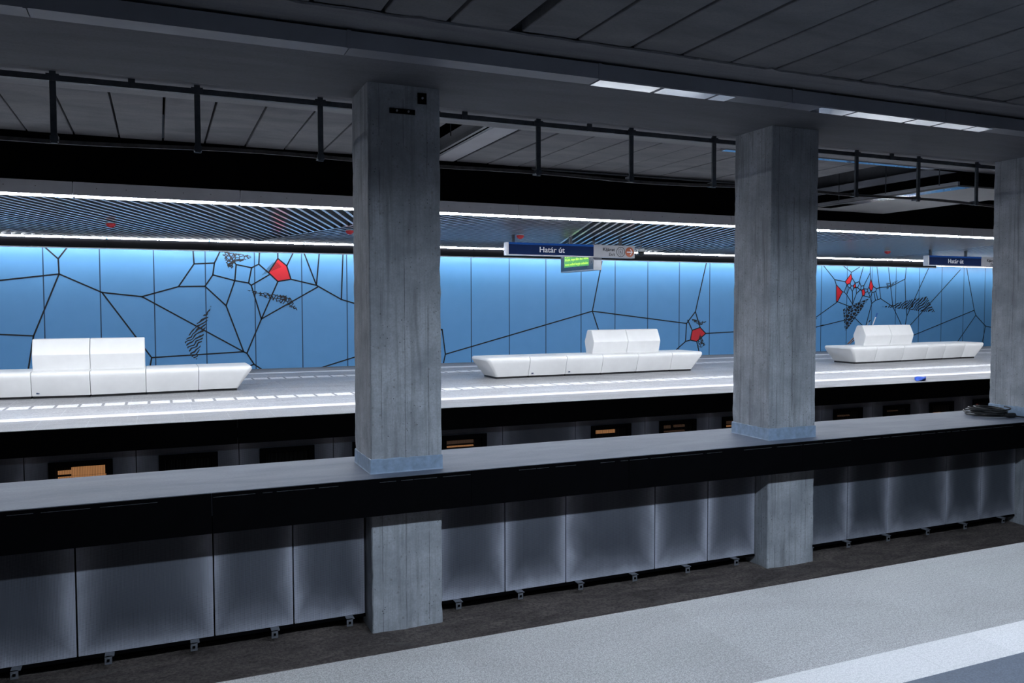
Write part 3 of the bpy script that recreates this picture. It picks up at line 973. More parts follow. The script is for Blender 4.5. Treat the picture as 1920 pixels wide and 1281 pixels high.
# ------------------------------------------------------------ cladding panels below the median slab
PB, PT, PY = -1.326, -0.29, 7.6


def clad(x0, x1, label, brackets=()):
    o = box((x0 + 0.006, PY, PB), (x1 - 0.006, PY + 0.035, PT)).build('perforated_panel', M['perf_half_shade' if x0 > 7 else 'perf'], None, ((x0 + x1) / 2, PY, PB), bevel=0.004)
    tag(o, label, 'metal panel', 'perforated panels under the median slab')
    box((x0, PY - 0.004, PB - 0.03), (x1, PY + 0.03, PB - 0.002)).build('bottom_rail', M['black'], o, ((x0 + x1) / 2, PY, PB))
    for bx in brackets:
        b = MB()
        b.box((bx - 0.028, PY - 0.09, BED + 0.055), (bx + 0.028, PY - 0.084, BED + 0.125))
        b.box((bx - 0.028, PY - 0.09, BED + 0.119), (bx + 0.045, PY - 0.005, BED + 0.125))
        b.build('bracket', M['bracket'], o, (bx, PY - 0.05, BED + 0.1))
        box((bx - 0.01, PY - 0.10, BED + 0.08), (bx + 0.01, PY - 0.088, BED + 0.10)).build('bolt', M['black'], o, (bx, PY - 0.095, BED + 0.09))
    return o


for x0, x1, lb, br in [
    (-2.45, -1.75, 'perforated metal panel beyond the photo edge', (-1.8,)),
    (-1.75, -0.675, 'dim perforated metal panel at the photo edge, under the slab', (-1.12,)),
    (-0.675, 0.405, 'widest perforated metal panel before the plated column, with a pale horizontal band', (-0.44, 0.23)),
    (0.405, 1.093, 'perforated metal panel between the wide panel and the one touching the plated column', (0.91,)),
    (1.093, 1.76, 'perforated metal panel touching the shaded side of the plated column', (1.59,)),
    (2.48, 3.206, 'perforated metal panel just past the plated column, bright along its farther edge', (2.67,)),
    (3.206, 3.903, 'perforated metal panel, second past the plated column', (3.34,)),
    (3.903, 5.012, 'widest perforated metal panel between the plated and second columns', (4.035, 4.70)),
    (5.012, 5.725, 'perforated metal panel, second before the second column', (5.39,)),
    (5.725, 6.40, 'perforated metal panel touching the shaded side of the second column', (6.065,)),
    (7.12, 7.843, 'dark perforated metal panel just past the second column', (7.18, 7.78)),
    (7.843, 8.521, 'dark perforated metal panel, second past the second column, with pale bulging edges', (8.45,)),
    (8.521, 9.585, 'widest dark perforated metal panel before the column with the coiled cable', (9.15,)),
    (9.585, 10.253, 'dark perforated metal panel, second before the column with the coiled cable', (9.85,)),
    (10.253, 10.95, 'dark perforated metal panel touching the column with the coiled cable', (10.6,)),
    (11.70, 12.5, 'dark perforated metal panel past the column with the coiled cable', ()),
]:
    clad(x0, x1, lb, br)

# ------------------------------------------------------------ service panels below the island platform
FY, FB = 12.54, -1.40


def service(x0, x1, win, label, lit):
    t0, t1 = x0 + 0.006, x1 - 0.006
    zt = -0.33
    b = MB()
    if win is None:
        b.box((t0, FY, FB), (t1, FY + 0.03, zt))
    else:
        w0, w1, wt, wb = win
        b.box((t0, FY, FB), (w0, FY + 0.03, zt))
        b.box((w1, FY, FB), (t1, FY + 0.03, zt))
        b.box((w0, FY, wt), (w1, FY + 0.03, zt))
        b.box((w0, FY, FB), (w1, FY + 0.03, wb))
    o = b.build('service_panel', M['perf_far_shade'], None, ((x0 + x1) / 2, FY, FB))
    tag(o, label, 'metal panel', 'service panels under the island platform')
    if win is None:
        return
    w0, w1, wt, wb = win
    fr = MB()
    t = 0.075
    fr.box((w0 - 0.01, FY - 0.03, wb), (w0 + t, FY + 0.02, wt + 0.01))
    fr.box((w1 - t, FY - 0.03, wb), (w1 + 0.01, FY + 0.02, wt + 0.01))
    fr.box((w0 + t, FY - 0.03, wt - t + 0.01), (w1 - t, FY + 0.02, wt + 0.01))
    fr.box((w0 + t, FY - 0.03, wb), (w1 - t, FY + 0.02, wb + t))
    f = fr.build('window_frame', M['black'], o, ((w0 + w1) / 2, FY, wb), bevel=0.004)
    rc = MB()
    rc.box((w0 + t, FY + 0.36, wb + t), (w1 - t, FY + 0.38, wt - t))
    rc.box((w0 + t, FY + 0.02, wt - t), (w1 - t, FY + 0.38, wt - t + 0.02))
    rc.box((w0 + t - 0.02, FY + 0.02, wb + t), (w0 + t, FY + 0.38, wt - t))
    rc.box((w1 - t, FY + 0.02, wb + t), (w1 - t + 0.02, FY + 0.38, wt - t))
    rc.build('recess', M['void'], o, ((w0 + w1) / 2, FY + 0.2, wb))
    gr = MB()
    k = w0 + t
    while k < w1 - t:
        gr.box((k, FY + 0.022, wb + t), (k + 0.003, FY + 0.028, wt - t))
        k += 0.02
    gr.build('grille', M['grille'], f, ((w0 + w1) / 2, FY, wb))
    for (a, c, z0, z1, mk) in lit:
        W = w1 - w0 - 2 * t
        box((w0 + t + a * W, FY + 0.05, wt - t - z1), (w0 + t + c * W, FY + 0.09, wt - t - z0)).build(
            'baked_lit_equipment', M[mk], o, (w0 + t + a * W, FY + 0.06, wt - t - z1))


warm_all = [(0.03, 0.30, 0.05, 0.10, 'warm'), (0.30, 0.97, 0.012, 0.125, 'warm'), (0.03, 1.0, 0.135, 0.16, 'warm'), (0.03, 1.0, 0.2, 0.3, 'warm')]
H_ = 0.55
for x0, x1, w0, w1, lb, lit in [
    (-3.06, -1.69, -2.75, -1.98, 'service panel beyond the photo edge', []),
    (-1.69, -0.326, -1.394, -0.63, 'grey service panel whose black-framed window glows warm brown', warm_all),
    (-0.326, 1.049, -0.025, 0.745, 'grey service panel with a dark black-framed window, next to the brown glowing one', []),
    (1.049, 2.43, 1.35, 2.13, 'grey service panel with a dark black-framed window before the plated column', []),
    (2.43, 3.82, 2.734, 3.50, 'grey service panel partly hidden behind the plated column', []),
    (3.82, 5.252, 4.18, 4.95, 'grey service panel with a thin orange line in its window, just past the plated column', [(0.0, 0.8, 0.105, 0.125, 'warm'), (0.0, 0.8, 0.02, 0.07, 'warm_dim')]),
    (5.252, 6.626, None, None, 'plain grey service panel without any window under the island platform', []),
    (6.626, 8.045, 6.94, 7.735, 'grey service panel with a pale orange bar in its window', [(0.0, 0.68, 0.02, 0.075, 'warm')]),
    (8.045, 9.449, 8.355, 9.148, 'grey service panel with two dim brown bars in its window', [(0.0, 0.32, 0.02, 0.07, 'warm_dim'), (0.45, 0.8, 0.02, 0.06, 'warm_dim'), (0.0, 0.8, 0.12, 0.14, 'warm_dim')]),
    (9.449, 10.83, 9.757, 10.53, 'grey service panel with a small orange light in its window beside the second column', [(0.05, 0.5, 0.10, 0.125, 'warm'), (0.1, 0.5, 0.02, 0.07, 'warm_dim')]),
    (10.83, 12.218, 11.14, 11.91, 'grey service panel hidden behind the second column', []),
    (12.218, 13.585, 12.524, 13.291, 'dark service panel just past the second column, dotted dim lights in its window', [(0.02, 0.5, 0.06, 0.085, 'warm_dim'), (0.55, 0.68, 0.06, 0.085, 'warm_dim')]),
    (13.585, 14.932, 13.891, 14.637, 'dark service panel, second past the second column, thin dim line in its window', [(0.02, 0.7, 0.04, 0.055, 'warm_dim')]),
    (14.932, 16.289, 15.25, 15.965, 'dark service panel with a short yellow line in its window', [(0.02, 0.62, 0.15, 0.17, 'warm')]),
    (16.289, 17.66, 16.595, 17.33, 'dark service panel behind the coil of cable, small red light inside', [(0.02, 0.3, 0.03, 0.09, 'red_lit'), (0.0, 0.35, 0.12, 0.14, 'warm')]),
    (17.66, 19.03, 17.97, 18.70, 'dark service panel behind the last column', []),
]:
    service(x0, x1, None if w0 is None else (w0, w1, -0.515, -0.515 - H_), lb, lit)

# ------------------------------------------------------------ duct with lamp covers along the great beam
DX = [-3.0, -0.782, 1.411, 3.655, 5.86, 8.02, 10.2, 12.4]
dlab = ['grey sheet duct at the photo edge above the long bench', 'grey sheet duct before the plated column',
        'grey sheet duct above the plated column', 'grey sheet duct between the columns, its underside covered in shining glass',
        'grey sheet duct above the second column', 'grey sheet duct with a shining underside past the second column', 'grey sheet duct above the column with the coiled cable']
glass = {3: [(3.66, 4.30), (4.345, 4.93), (4.965, 5.16)], 4: [(6.235, 6.70), (6.735, 7.56), (7.60, 8.0)], 5: [(8.04, 8.50), (8.53, 8.80)]}
for i, (a, b_) in enumerate(zip(DX, DX[1:])):
    d = MB()
    d.box((a + 0.004, 6.45, 3.62), (b_ - 0.004, 6.462, 3.752))
    d.box((a + 0.004, 6.462, 3.74), (b_ - 0.004, 6.655, 3.752))
    d.box((a + 0.004, 6.462, 3.62), (b_ - 0.004, 6.655, 3.628))
    d.box((a + 0.004, 6.643, 3.628), (b_ - 0.004, 6.655, 3.74))
    o = d.build('beam_duct', M['duct'], None, ((a + b_) / 2, 6.55, 3.62))
    tag(o, dlab[i], 'duct', 'sheet ducts along the great beam')
    box((b_ - 0.02, 6.444, 3.614), (b_ + 0.012, 6.45, 3.756)).build('joint_cover', M['duct'], o, (b_, 6.447, 3.62))
    for k in range(2):
        bx = a + 0.55 + 1.1 * k
        box((bx, 6.50, 3.752), (bx + 0.06, 6.56, 3.782)).build('hanger_clip', M['void'], o, (bx, 6.5, 3.752))
    for (g0, g1) in glass.get(i, ()):
        gl = box((g0, 6.466, 3.612), (g1, 6.652, 3.6195)).build('lamp_cover', M['mirror_glass'], o, ((g0 + g1) / 2, 6.55, 3.612))
        gl['label'] = 'shining glass cover'

# matching glossy strip behind the beam, over the far track
o = box((7.3, 9.345, 3.775), (12.6, 9.47, 3.90)).build('ledge_duct', M['duct'], None, (10, 9.4, 3.775))
tag(o, 'thin duct behind the great beam with a shining pale blue underside, past the second column', 'duct')
box((7.3, 9.35, 3.768), (12.6, 9.46, 3.775)).build('lamp_cover', M['mirror_glass'], o, (10, 9.4, 3.77))

# ------------------------------------------------------------ hanging support frame behind the beam
FR = 8.75
t = thing('support_frame', (5.0, FR, 3.15), 'dark galvanised hanging frame of rails and uprights behind the great beam', 'support frame')
MB().box((-2.6, FR - 0.02, 3.697), (12.6, FR + 0.02, 3.752)).build('upper_rail', M['steel'], t, (5, FR, 3.7))
lw = MB()
pth = []
x = -2.6
while x <= 12.6:
    pth.append((x, FR + 0.03, 3.163 + 0.012 * math.sin(x * 1.9) + (0.012 * math.sin(x * 0.9))))
    x += 0.2
for a, b_ in zip(pth, pth[1:]):
    lw.add([(a[0], a[1] - 0.015, a[2] - 0.018), (b_[0], b_[1] - 0.015, b_[2] - 0.018), (b_[0], b_[1] + 0.015, b_[2] - 0.018), (a[0], a[1] + 0.015, a[2] - 0.018),
            (a[0], a[1] - 0.015, a[2] + 0.018), (b_[0], b_[1] - 0.015, b_[2] + 0.018), (b_[0], b_[1] + 0.015, b_[2] + 0.018), (a[0], a[1] + 0.015, a[2] + 0.018)],
           [(0, 3, 2, 1), (4, 5, 6, 7), (0, 1, 5, 4), (2, 3, 7, 6)])
lw.build('lower_rail', M['brown_steel'], t, (5, FR, 3.16))
for hx in (-2.1, -0.858, 0.391, 1.593, 2.85, 4.111, 5.374, 6.615, 7.85, 9.064, 10.276, 11.509):
    h = MB()
    h.box((hx - 0.027, FR - 0.045, 3.12), (hx + 0.027, FR - 0.021, 3.78))
    h.build('upright', M['steel'], t, (hx, FR, 3.12))
    box((hx - 0.055, FR - 0.05, 3.69), (hx + 0.055, FR - 0.045, 3.757)).build('clamp_plate', M['steel'], t, (hx, FR, 3.69))
    box((hx - 0.035, FR - 0.05, 3.135), (hx + 0.035, FR + 0.05, 3.19)).build('foot_clamp', M['steel'], t, (hx, FR, 3.13))
for hx in (-0.193, 3.2, 4.79, 9.74):
    box((hx - 0.03, FR - 0.045, 3.69), (hx + 0.03, FR - 0.021, 3.78)).build('stub_bracket', M['steel'], t, (hx, FR, 3.69))

# white duct crossing the far track, flush with the planks
t = thing('cross_duct', (4.35, 11.3, C_Z), 'narrow white duct crossing the plank ceiling just past the plated column', 'duct')
box((4.215, 9.36, 4.015), (4.575, 13.03, 4.3)).build('duct_body', M['panel_white'], t, (4.4, 11, 4.0))
ch = MB()
ch.box((4.085, 9.36, 4.02), (4.21, 13.03, 4.03))
ch.box((4.085, 9.36, 4.03), (4.095, 13.03, 4.09))
ch.build('side_channel', M['alu'], t, (4.15, 11, 4.02))
box((4.135, 9.36, 4.017), (4.165, 13.03, 4.02)).build('channel_gap', M['void'], t, (4.15, 11, 4.017))
box((4.59, 9.36, 4.03), (4.62, 13.03, 4.2)).build('edge_strip', M['void'], t, (4.6, 11, 4.03))
MB().tube([(3.93, 11.3, 4.06), (3.93, 11.3, 4.42)], 0.008, 6).build('hanger_rod', M['steel'], t, (3.93, 11.3, 4.06))

# wide white duct, lower
t = thing('wide_duct', (13.2, 11.2, 3.55), 'wide white duct hanging over the far track, past the second column', 'duct')
box((12.1, 9.5, 3.55), (14.25, 12.95, 3.575)).build('duct_panel', M['panel_grey'], t, (13.2, 11, 3.55))
box((12.1, 9.5, 3.575), (12.15, 12.95, 3.63)).build('edge_lip', M['alu'], t, (12.1, 11, 3.575))
box((12.2, 9.5, 3.575), (14.2, 12.9, 3.80)).build('duct_core', M['void'], t, (13.2, 11, 3.575))
box((12.12, 9.5, 3.80), (14.2, 12.95, 3.92)).build('duct_side', M['duct'], t, (13.2, 11, 3.8))
box((12.12, 9.5, 3.545), (12.42, 12.6, 3.55)).build('lamp_cover', M['mirror_glass'], t, (12.3, 11, 3.545))
box((12.3, 9.36, 3.92), (14.2, 12.95, 4.45)).build('duct_top', M['beam'], t, (13.2, 11, 3.92))
for hy in (9.8, 10.9, 12.0, 12.6):
    MB().tube([(12.04, hy, 3.6), (12.04, hy, 4.42)], 0.008, 6).build('hanger_rod', M['steel'], t, (12.04, hy, 3.6))
o = MB().tube([(6.0, 12.98, 3.985), (11.6, 12.98, 3.985)], 0.022, 8).build('conduit_pipe', M['steel'], None, (8, 12.98, 3.985), smooth=True)
tag(o, 'thin grey conduit pipe along the top of the black hanging boards', 'pipe')

# ------------------------------------------------------------ mural on the blue wall (drawn lines, red shapes, printed patches)
YW = 21.75
wall = bpy.data.objects['wall_back']
ml = MB()
for (xa, za, xb, zb) in MURAL:
    a, b_ = Vector((xa, za)), Vector((xb, zb))
    d = b_ - a
    if d.length < 1e-4:
        continue
    d.normalize()
    n_ = Vector((-d.y, d.x)) * (0.013 if xa > 20 else 0.017)
    a2, b2 = a - d * 0.015, b_ + d * 0.015
    ml.prism_y([(a2 + n_)[:], (a2 - n_)[:], (b2 - n_)[:], (b2 + n_)[:]], YW - 0.006, YW - 0.002)
o = ml.build('mural_lines', M['line'], wall)
o['label'] = 'black drawn lines'
for poly in RED:
    o = MB().prism_y(poly, YW - 0.004, YW - 0.0005).build('red_shape', M['red'], wall, (poly[0][0], YW, poly[0][1]))
    o['label'] = 'red shape'
for kind, poly in PATCH:
    b = MB()
    b.add([(x, YW - 0.008, z) for x, z in poly], [tuple(range(len(poly)))])
    o = b.build('printed_patch', M[kind], wall)
    o['label'] = 'black printed pattern'

# ------------------------------------------------------------ white benches
def seat_profile():
    pts = []
    front = [(-0.400, 0.045), (-0.432, 0.13), (-0.468, 0.24), (-0.500, 0.34), (-0.512, 0.385)]
    pts += front
    cxx, cz, r = -0.447, 0.405, 0.068
    for k in range(0, 7):
        a = PI - 0.25 + (PI / 2 - PI + 0.25) * k / 6
        pts.append((cxx + r * math.cos(a), cz + r * math.sin(a)))
    pts += [(-0.2, 0.475), (0.0, 0.476)]
    mir = [(-y, z) for y, z in reversed(pts[:-1])]
    return pts + mir


SP = seat_profile()


def seat_ring(x, yo, inset=0.0, shift=0.0):
    ring = []
    for dy, z in SP:
        s = 1 - inset / 0.5
        zz = z - inset * max(0, (z - 0.1) / 0.376)
        ring.append((x + shift * (z - 0.045) / 0.43, yo + dy * s, zz))
    return ring


def bench(nm_label, seams, back, xback_idx, badge_mods, ov=0.26):
    """seams: list of (x at the floor, y of the centre line); back: (x0, x1, xm, y)"""
    x_mid = (seams[0][0] + seams[-1][0]) / 2
    y_mid = sum(s[1] for s in seams) / len(seams)
    t = thing('bench', (x_mid, y_mid, 0), nm_label, 'bench', 'white benches on the island platform')
    g_ = 0.004
    for i, ((xa, ya), (xb, yb)) in enumerate(zip(seams, seams[1:])):
        rings = []
        if i == 0:
            for a in (90, 65, 40, 18, 0):
                r = 0.06
                an = math.radians(a)
                rings.append(seat_ring(xa + r * (1 - math.sin(an)), ya, r * (1 - math.cos(an)) if True else 0, -ov))
            rings = [seat_ring(xa + 0.06 * (1 - math.sin(math.radians(a))), ya, 0.06 * (1 - math.sqrt(max(0, 1 - math.sin(math.radians(a)) ** 2))), -ov) for a in (90, 70, 50, 30, 10, 0)]
            rings[-1] = seat_ring(xa + 0.06, ya, 0, -ov)
            # blend the slanted end back to an upright section
            rings.append(seat_ring(xb - g_ - 0.006, yb, 0, 0))
            rings.append(seat_ring(xb - g_, yb, 0.006, 0))
        elif i == len(seams) - 2:
            rings.append(seat_ring(xa + g_, ya, 0.006, 0))
            rings.append(seat_ring(xa + g_ + 0.006, ya, 0, 0))
            rings += [seat_ring(xb - 0.06 * (1 - math.sin(math.radians(a))), yb, 0.06 * (1 - math.cos(math.radians(a))), ov) for a in (0, 10, 30, 50, 70, 90)]
        else:
            rings = [seat_ring(xa + g_, ya, 0.006), seat_ring(xa + g_ + 0.006, ya), seat_ring(xb - g_ - 0.006, yb), seat_ring(xb - g_, yb, 0.006)]
        o = MB().loft(rings).build('seat_block', M['bench'], t, ((xa + xb) / 2, (ya + yb) / 2, 0.04), smooth=True)
        e = o.modifiers.new('es', 'EDGE_SPLIT')
        e.split_angle = math.radians(38)
        if i in badge_mods:
            bx = xa + 0.07
            by = ya + (yb - ya) * 0.07 / max(0.1, xb - xa) - 0.421
            bd = box((bx, by - 0.004, 0.085), (bx + 0.05, by + 0.01, 0.110)).build('badge', M['badge'], o, (bx, by, 0.085))
            bd['label'] = 'small dark badge'
    # recessed plinth
    pl = MB()
    for (xa, ya), (xb, yb) in zip(seams, seams[1:]):
        pl.add([(xa + 0.02, ya - 0.37, 0), (xb - 0.02, yb - 0.37, 0), (xb - 0.02, yb + 0.37, 0), (xa + 0.02, ya + 0.37, 0),
                (xa + 0.02, ya - 0.37, 0.06), (xb - 0.02, yb - 0.37, 0.06), (xb - 0.02, yb + 0.37, 0.06), (xa + 0.02, ya + 0.37, 0.06)],
               [(0, 3, 2, 1), (4, 5, 6, 7), (0, 1, 5, 4), (1, 2, 6, 5), (2, 3, 7, 6), (3, 0, 4, 7)])
    pl.build('plinth', M['bench_base'], t, (x_mid, y_mid, 0))
    # backrest blocks: six-sided section
    BP = [(-0.150, 0.470), (-0.165, 0.53), (-0.222, 0.725), (-0.226, 0.75), (-0.218, 0.78), (-0.110, 1.000), (-0.094, 1.022), (-0.07, 1.03), (0.0, 1.031)]
    BP = BP + [(-y, z) for y, z in reversed(BP[:-1])]

    def bring(x, yo, ins=0.0):
        return [(x, yo + dy * (1 - ins / 0.2), z - ins * max(0, (z - 0.5) / 0.53)) for dy, z in BP]
    x0, xm, x1, y0, y1 = back
    ym = (y0 + y1) / 2
    for xa, ya, xb, yb in ((x0, y0, xm, ym), (xm, ym, x1, y1)):
        rr = 0.014
        rings = [bring(xa + 0.003, ya, rr), bring(xa + 0.003 + rr * 0.35, ya, rr * 0.35), bring(xa + 0.003 + rr, ya), bring(xb - 0.003 - rr, yb), bring(xb - 0.003 - rr * 0.35, yb, rr * 0.35), bring(xb - 0.003, yb, rr)]
        o = MB().loft(rings).build('backrest', M['bench'], t, ((xa + xb) / 2, (ya + yb) / 2, 0.47), smooth=True)
        e = o.modifiers.new('es', 'EDGE_SPLIT')
        e.split_angle = math.radians(24)
    return t


bench('white moulded bench cut off by the photo edge, left of the plated column',
      [(-3.9, 16.82), (-2.96, 16.75), (-2.04, 16.66), (-1.125, 16.56), (-0.23, 16.62), (0.665, 16.70), (1.37, 16.73)],
      (-2.055, -1.145, -0.24, 16.68, 16.66), None, (2,))
bench('white moulded bench between the plated column and the second column, near the red pentagon',
      [(6.755, 16.88), (7.54, 16.92), (8.47, 16.94), (9.39, 16.92), (10.37, 16.97), (11.36, 17.02), (12.0, 17.0)],
      (9.33, 10.285, 11.21, 16.98, 17.02), None, (1, 2))
bench('white moulded bench between the second column and the last column, with tools behind its back',
      [(17.43, 17.10), (18.12, 17.10), (19.25, 17.18), (20.3, 17.28), (21.12, 17.36), (22.0, 17.42), (22.6, 17.42)],
      (18.05, 19.12, 20.05, 17.16, 17.28), None, ())

# ------------------------------------------------------------ station name and exit signs
def station_sign(x, label, grp='station signs hanging over the island platform'):
    y, z0, z1 = 16.7, 2.725, 3.012
    t = thing('station_sign', (x, y, z0), label, 'sign', grp)
    w1, w2 = 2.19, 3.30
    box((x, y, z0), (x + w2, y + 0.16, z1)).build('housing', M['alu'], t, (x, y, z0), bevel=0.004)
    o = box((x + 0.05, y - 0.006, z0 + 0.024), (x + w1, y + 0.002, z1)).build('name_face', M['sign_blue'], t, (x, y, z0))
    o['label'] = 'dark blue name face'
    o2 = box((x + 0.05, y - 0.010, z1 - 0.043), (x + w1, y - 0.004, z1 + 0.002)).build('upper_band', M['sign_band'], o, (x, y, z1))
    o2['label'] = 'brighter blue upper band'
    l = text('Határ út', 0.172, M['white_ink'], 'lettering', o, (x + w1 / 2 + 0.02, y - 0.008, z0 + 0.137), align='CENTER', bold=0.0022, width=0.63)
    l['label'] = 'white lettering'
    e = box((x + w1, y - 0.006, z0), (x + w2, y + 0.002, z1)).build('exit_face', M['sign_white'], t, (x + w1, y, z0))
    e['label'] = 'white exit face'
    a = text('Kijárat', 0.105, M['ink'], 'lettering', e, (x + w1 + 0.565, y - 0.008, z0 + 0.188), align='RIGHT', bold=0.0018, width=0.32)
    b = text('Exit', 0.105, M['ink'], 'lettering', e, (x + w1 + 0.565, y - 0.008, z0 + 0.075), align='RIGHT', shear=0.2, width=0.165)
    # ringed pictogram
    cx, cz = x + w1 + 0.725, z0 + 0.14

    def ring(r0, r1, sx=1.0, n=32):
        m_ = MB()
        vs = []
        for k in range(n):
            a_ = 2 * PI * k / n
            vs += [(cx + r0 * sx * math.cos(a_), y - 0.009, cz + r0 * math.sin(a_)), (cx + r1 * sx * math.cos(a_), y - 0.009, cz + r1 * math.sin(a_))]
        m_.add(vs, [(2 * k, 2 * k + 1, (2 * k + 3) % (2 * n), (2 * k + 2) % (2 * n)) for k in range(n)])
        return m_
    pm = ring(0.105, 0.118, 1.0)
    # frame of the little passage with a stepping figure
    for (a0, a1) in (((-0.052, -0.055), (-0.044, 0.055)), ((0.044, -0.055), (0.052, 0.055)), ((-0.044, 0.050), (0.044, 0.056)), ((-0.044, -0.056), (0.044, -0.050)),
                     ((-0.006, 0.075), (0.006, 0.095)), ((-0.006, -0.095), (0.006, -0.075))):
        pm.box((cx + a0[0], y - 0.010, cz + a0[1]), (cx + a1[0], y - 0.008, cz + a1[1]))
    pm.prism_y([(cx - 0.012, cz + 0.028), (cx - 0.018, cz - 0.002), (cx + 0.012, cz - 0.038), (cx + 0.024, cz - 0.034), (cx - 0.002, cz + 0.002), (cx + 0.002, cz + 0.026)], y - 0.010, y - 0.008)
    pm.build('pictogram', M['ink'], e, (cx, y, cz))
    ax = x + w1 + 0.967
    dm = MB()
    n = 36
    dm.prism_y([(ax + 0.116 * math.cos(2 * PI * k / n), cz + 0.116 * math.sin(2 * PI * k / n)) for k in range(n)], y - 0.010, y - 0.004)
    d_ = dm.build('arrow_disc', M['orange'], e, (ax, y, cz))
    d_['label'] = 'orange-brown disc'
    ar = MB()
    ar.box((ax - 0.078, y - 0.013, cz - 0.012), (ax + 0.06, y - 0.009, cz + 0.012))
    for s in (1, -1):
        pts = [(ax + 0.082, cz), (ax + 0.062, cz), (ax + 0.004, cz + s * 0.068), (ax + 0.022, cz + s * 0.078)]
        if s == 1:
            pts = pts[::-1]
        ar.prism_y(pts, y - 0.013, y - 0.009)
    a_ = ar.build('arrow', M['white_ink'], d_, (ax, y, cz))
    a_['label'] = 'white arrow'
    for px in (x + 0.19, x + 1.63, x + 2.95):
        MB().box((px - 0.03, y + 0.05, z1), (px + 0.03, y + 0.11, ZS + 0.12)).build('hanging_post', M['steel'], t, (px, y + 0.08, z1))
    return t


station_sign(7.10, 'dark blue station name sign with a white exit part, hanging over the middle white bench')
station_sign(20.13, 'dark blue station name sign half hidden by the last column')

# information display hanging crosswise behind the sign
dx_, dy0, dy1 = 9.46, 17.0, 18.72
t = thing('information_display', (dx_ + 0.1, 17.9, 2.46), 'grey information display with a green lit screen, hanging behind the station name sign', 'display')
box((dx_, dy0, 2.445), (dx_ + 0.22, dy1, 3.05)).build('housing', M['alu'], t, (dx_, 17.9, 2.45), bevel=0.006)
sc = box((dx_ - 0.006, dy0 + 0.02, 2.47), (dx_ + 0.002, dy1 - 0.02, 3.03)).build('screen_glass', M['screen_off'], t, (dx_, 17.9, 2.47))
scr = box((dx_ - 0.010, dy0 + 0.22, 2.565), (dx_ - 0.004, dy1 - 0.22, 3.00)).build('lit_screen', M['screen'], sc, (dx_, 17.9, 2.5))
scr['label'] = 'green lit screen'
for z, s, tx in ((2.945, 0.085, 'Figyelem! Utasaink'), (2.83, 0.085, 'a peronon maradnak'), (2.745, 0.085, 'Kérjük, tegye félre ha a vonat'), (2.63, 0.085, 'vonat mellett hagyja szabadon')):
    text(tx, s, M['screen_text'], 'lettering', scr, (dx_ - 0.012, dy1 - 0.26, z), (0, -1, 0), (0, 0, 1), 'LEFT', 0.0015, width=1.22)
for py in (17.2, 18.5):
    box((dx_ + 0.09, py - 0.025, 3.05), (dx_ + 0.13, py + 0.025, ZS + 0.12)).build('hanging_post', M['steel'], t, (dx_, py, 3.05))

# red sounders, black dome cameras
def sounder(x, y, label):
    t = thing('alarm_sounder', (x, y, 3.1), label, 'sounder', 'red sounders under the slatted ceiling')
    MB().lathe([(0.04, 0.072), (0.07, 0.068), (0.09, 0.052), (0.085, 0.048)], 20, (x, y, 3.10)).build('base', M['white_plastic'], t, (x, y, 3.18))
    MB().lathe([(0.088, 0.048), (0.085, 0.025), (0.066, -0.005), (0.04, -0.025), (0.012, -0.033)], 20, (x, y, 3.10)).build('dome', M['red_dome'], t, (x, y, 3.10), smooth=True)
    MB().tube([(x, y, 3.18), (x, y, ZS + 0.12)], 0.012, 6).build('stem', M['steel'], t, (x, y, 3.2))


sounder(-0.78, 16.99, 'red sounder with a white base under the dark slats, above the bench back')
sounder(3.63, 16.76, 'red sounder close beside the plated column')
sounder(7.33, 16.48, 'red sounder above the blue part of the station name sign')
sounder(19.28, 17.35, 'red sounder under the pale slats, between the second and last columns')


def dome_cam(x, y, z, label, mat2):
    t = thing('dome_camera', (x, y, z), label, 'camera', 'dome cameras under the slatted ceiling')
    MB().lathe([(0.03, 0.10), (0.09, 0.09), (0.095, 0.03), (0.09, 0.02)], 20, (x, y, z)).build('base', M[mat2], t, (x, y, z + 0.1))
    MB().lathe([(0.088, 0.02), (0.082, -0.02), (0.06, -0.06), (0.03, -0.08), (0.008, -0.085)], 20, (x, y, z)).build('dome', M['black_plastic'], t, (x, y, z), smooth=True)
    MB().tube([(x, y, z + 0.09), (x, y, ZS + 0.12)], 0.015, 6).build('stem', M['steel'], t, (x, y, z + 0.1))


dome_cam(11.15, 17.6, 2.93, 'black dome camera beside the end of the exit sign', 'white_plastic')
dome_cam(11.33, 13.45, 3.02, 'dome camera under the strip lamp at the edge of the second column', 'alu')

# ------------------------------------------------------------ cable coil, blue cloth, tools
random.seed(12)
t = thing('cable_coil', (10.72, 7.86, SL_T), 'coil of dark grey cable lying on the slab at the foot of the last column', 'cable')
cb = MB()
path = []
turns = 11
for k in range(turns * 28):
    a = 2 * PI * k / 28
    tn = a / (2 * PI)
    rx = 0.21 + 0.045 * math.sin(tn * 2.3) + 0.012 * math.sin(tn * 7)
    ry = 0.22 + 0.04 * math.cos(tn * 1.7)
    ox, oy = 0.035 * math.sin(tn * 1.3), 0.04 * math.cos(tn * 2.1)
    z = SL_T + 0.012 + 0.0085 * tn + 0.02 * abs(math.sin(a * 0.5 + tn)) * min(1, tn / 3)
    path.append((10.665 + ox + rx * math.cos(a), 7.84 + oy + ry * math.sin(a), z))
cb.tube(path, 0.0095, 6)
cb.build('cable_loops', M['cable'], t, (10.72, 7.86, SL_T), smooth=True)
tail = [path[0], (10.90, 7.66, SL_T + 0.012), (10.92, 7.42, SL_T + 0.011), (11.10, 7.30, SL_T + 0.011), (11.35, 7.28, SL_T + 0.011)]
MB().tube(tail, 0.0095, 6).build('cable_tail', M['cable'], t, (10.9, 7.5, SL_T), smooth=True)
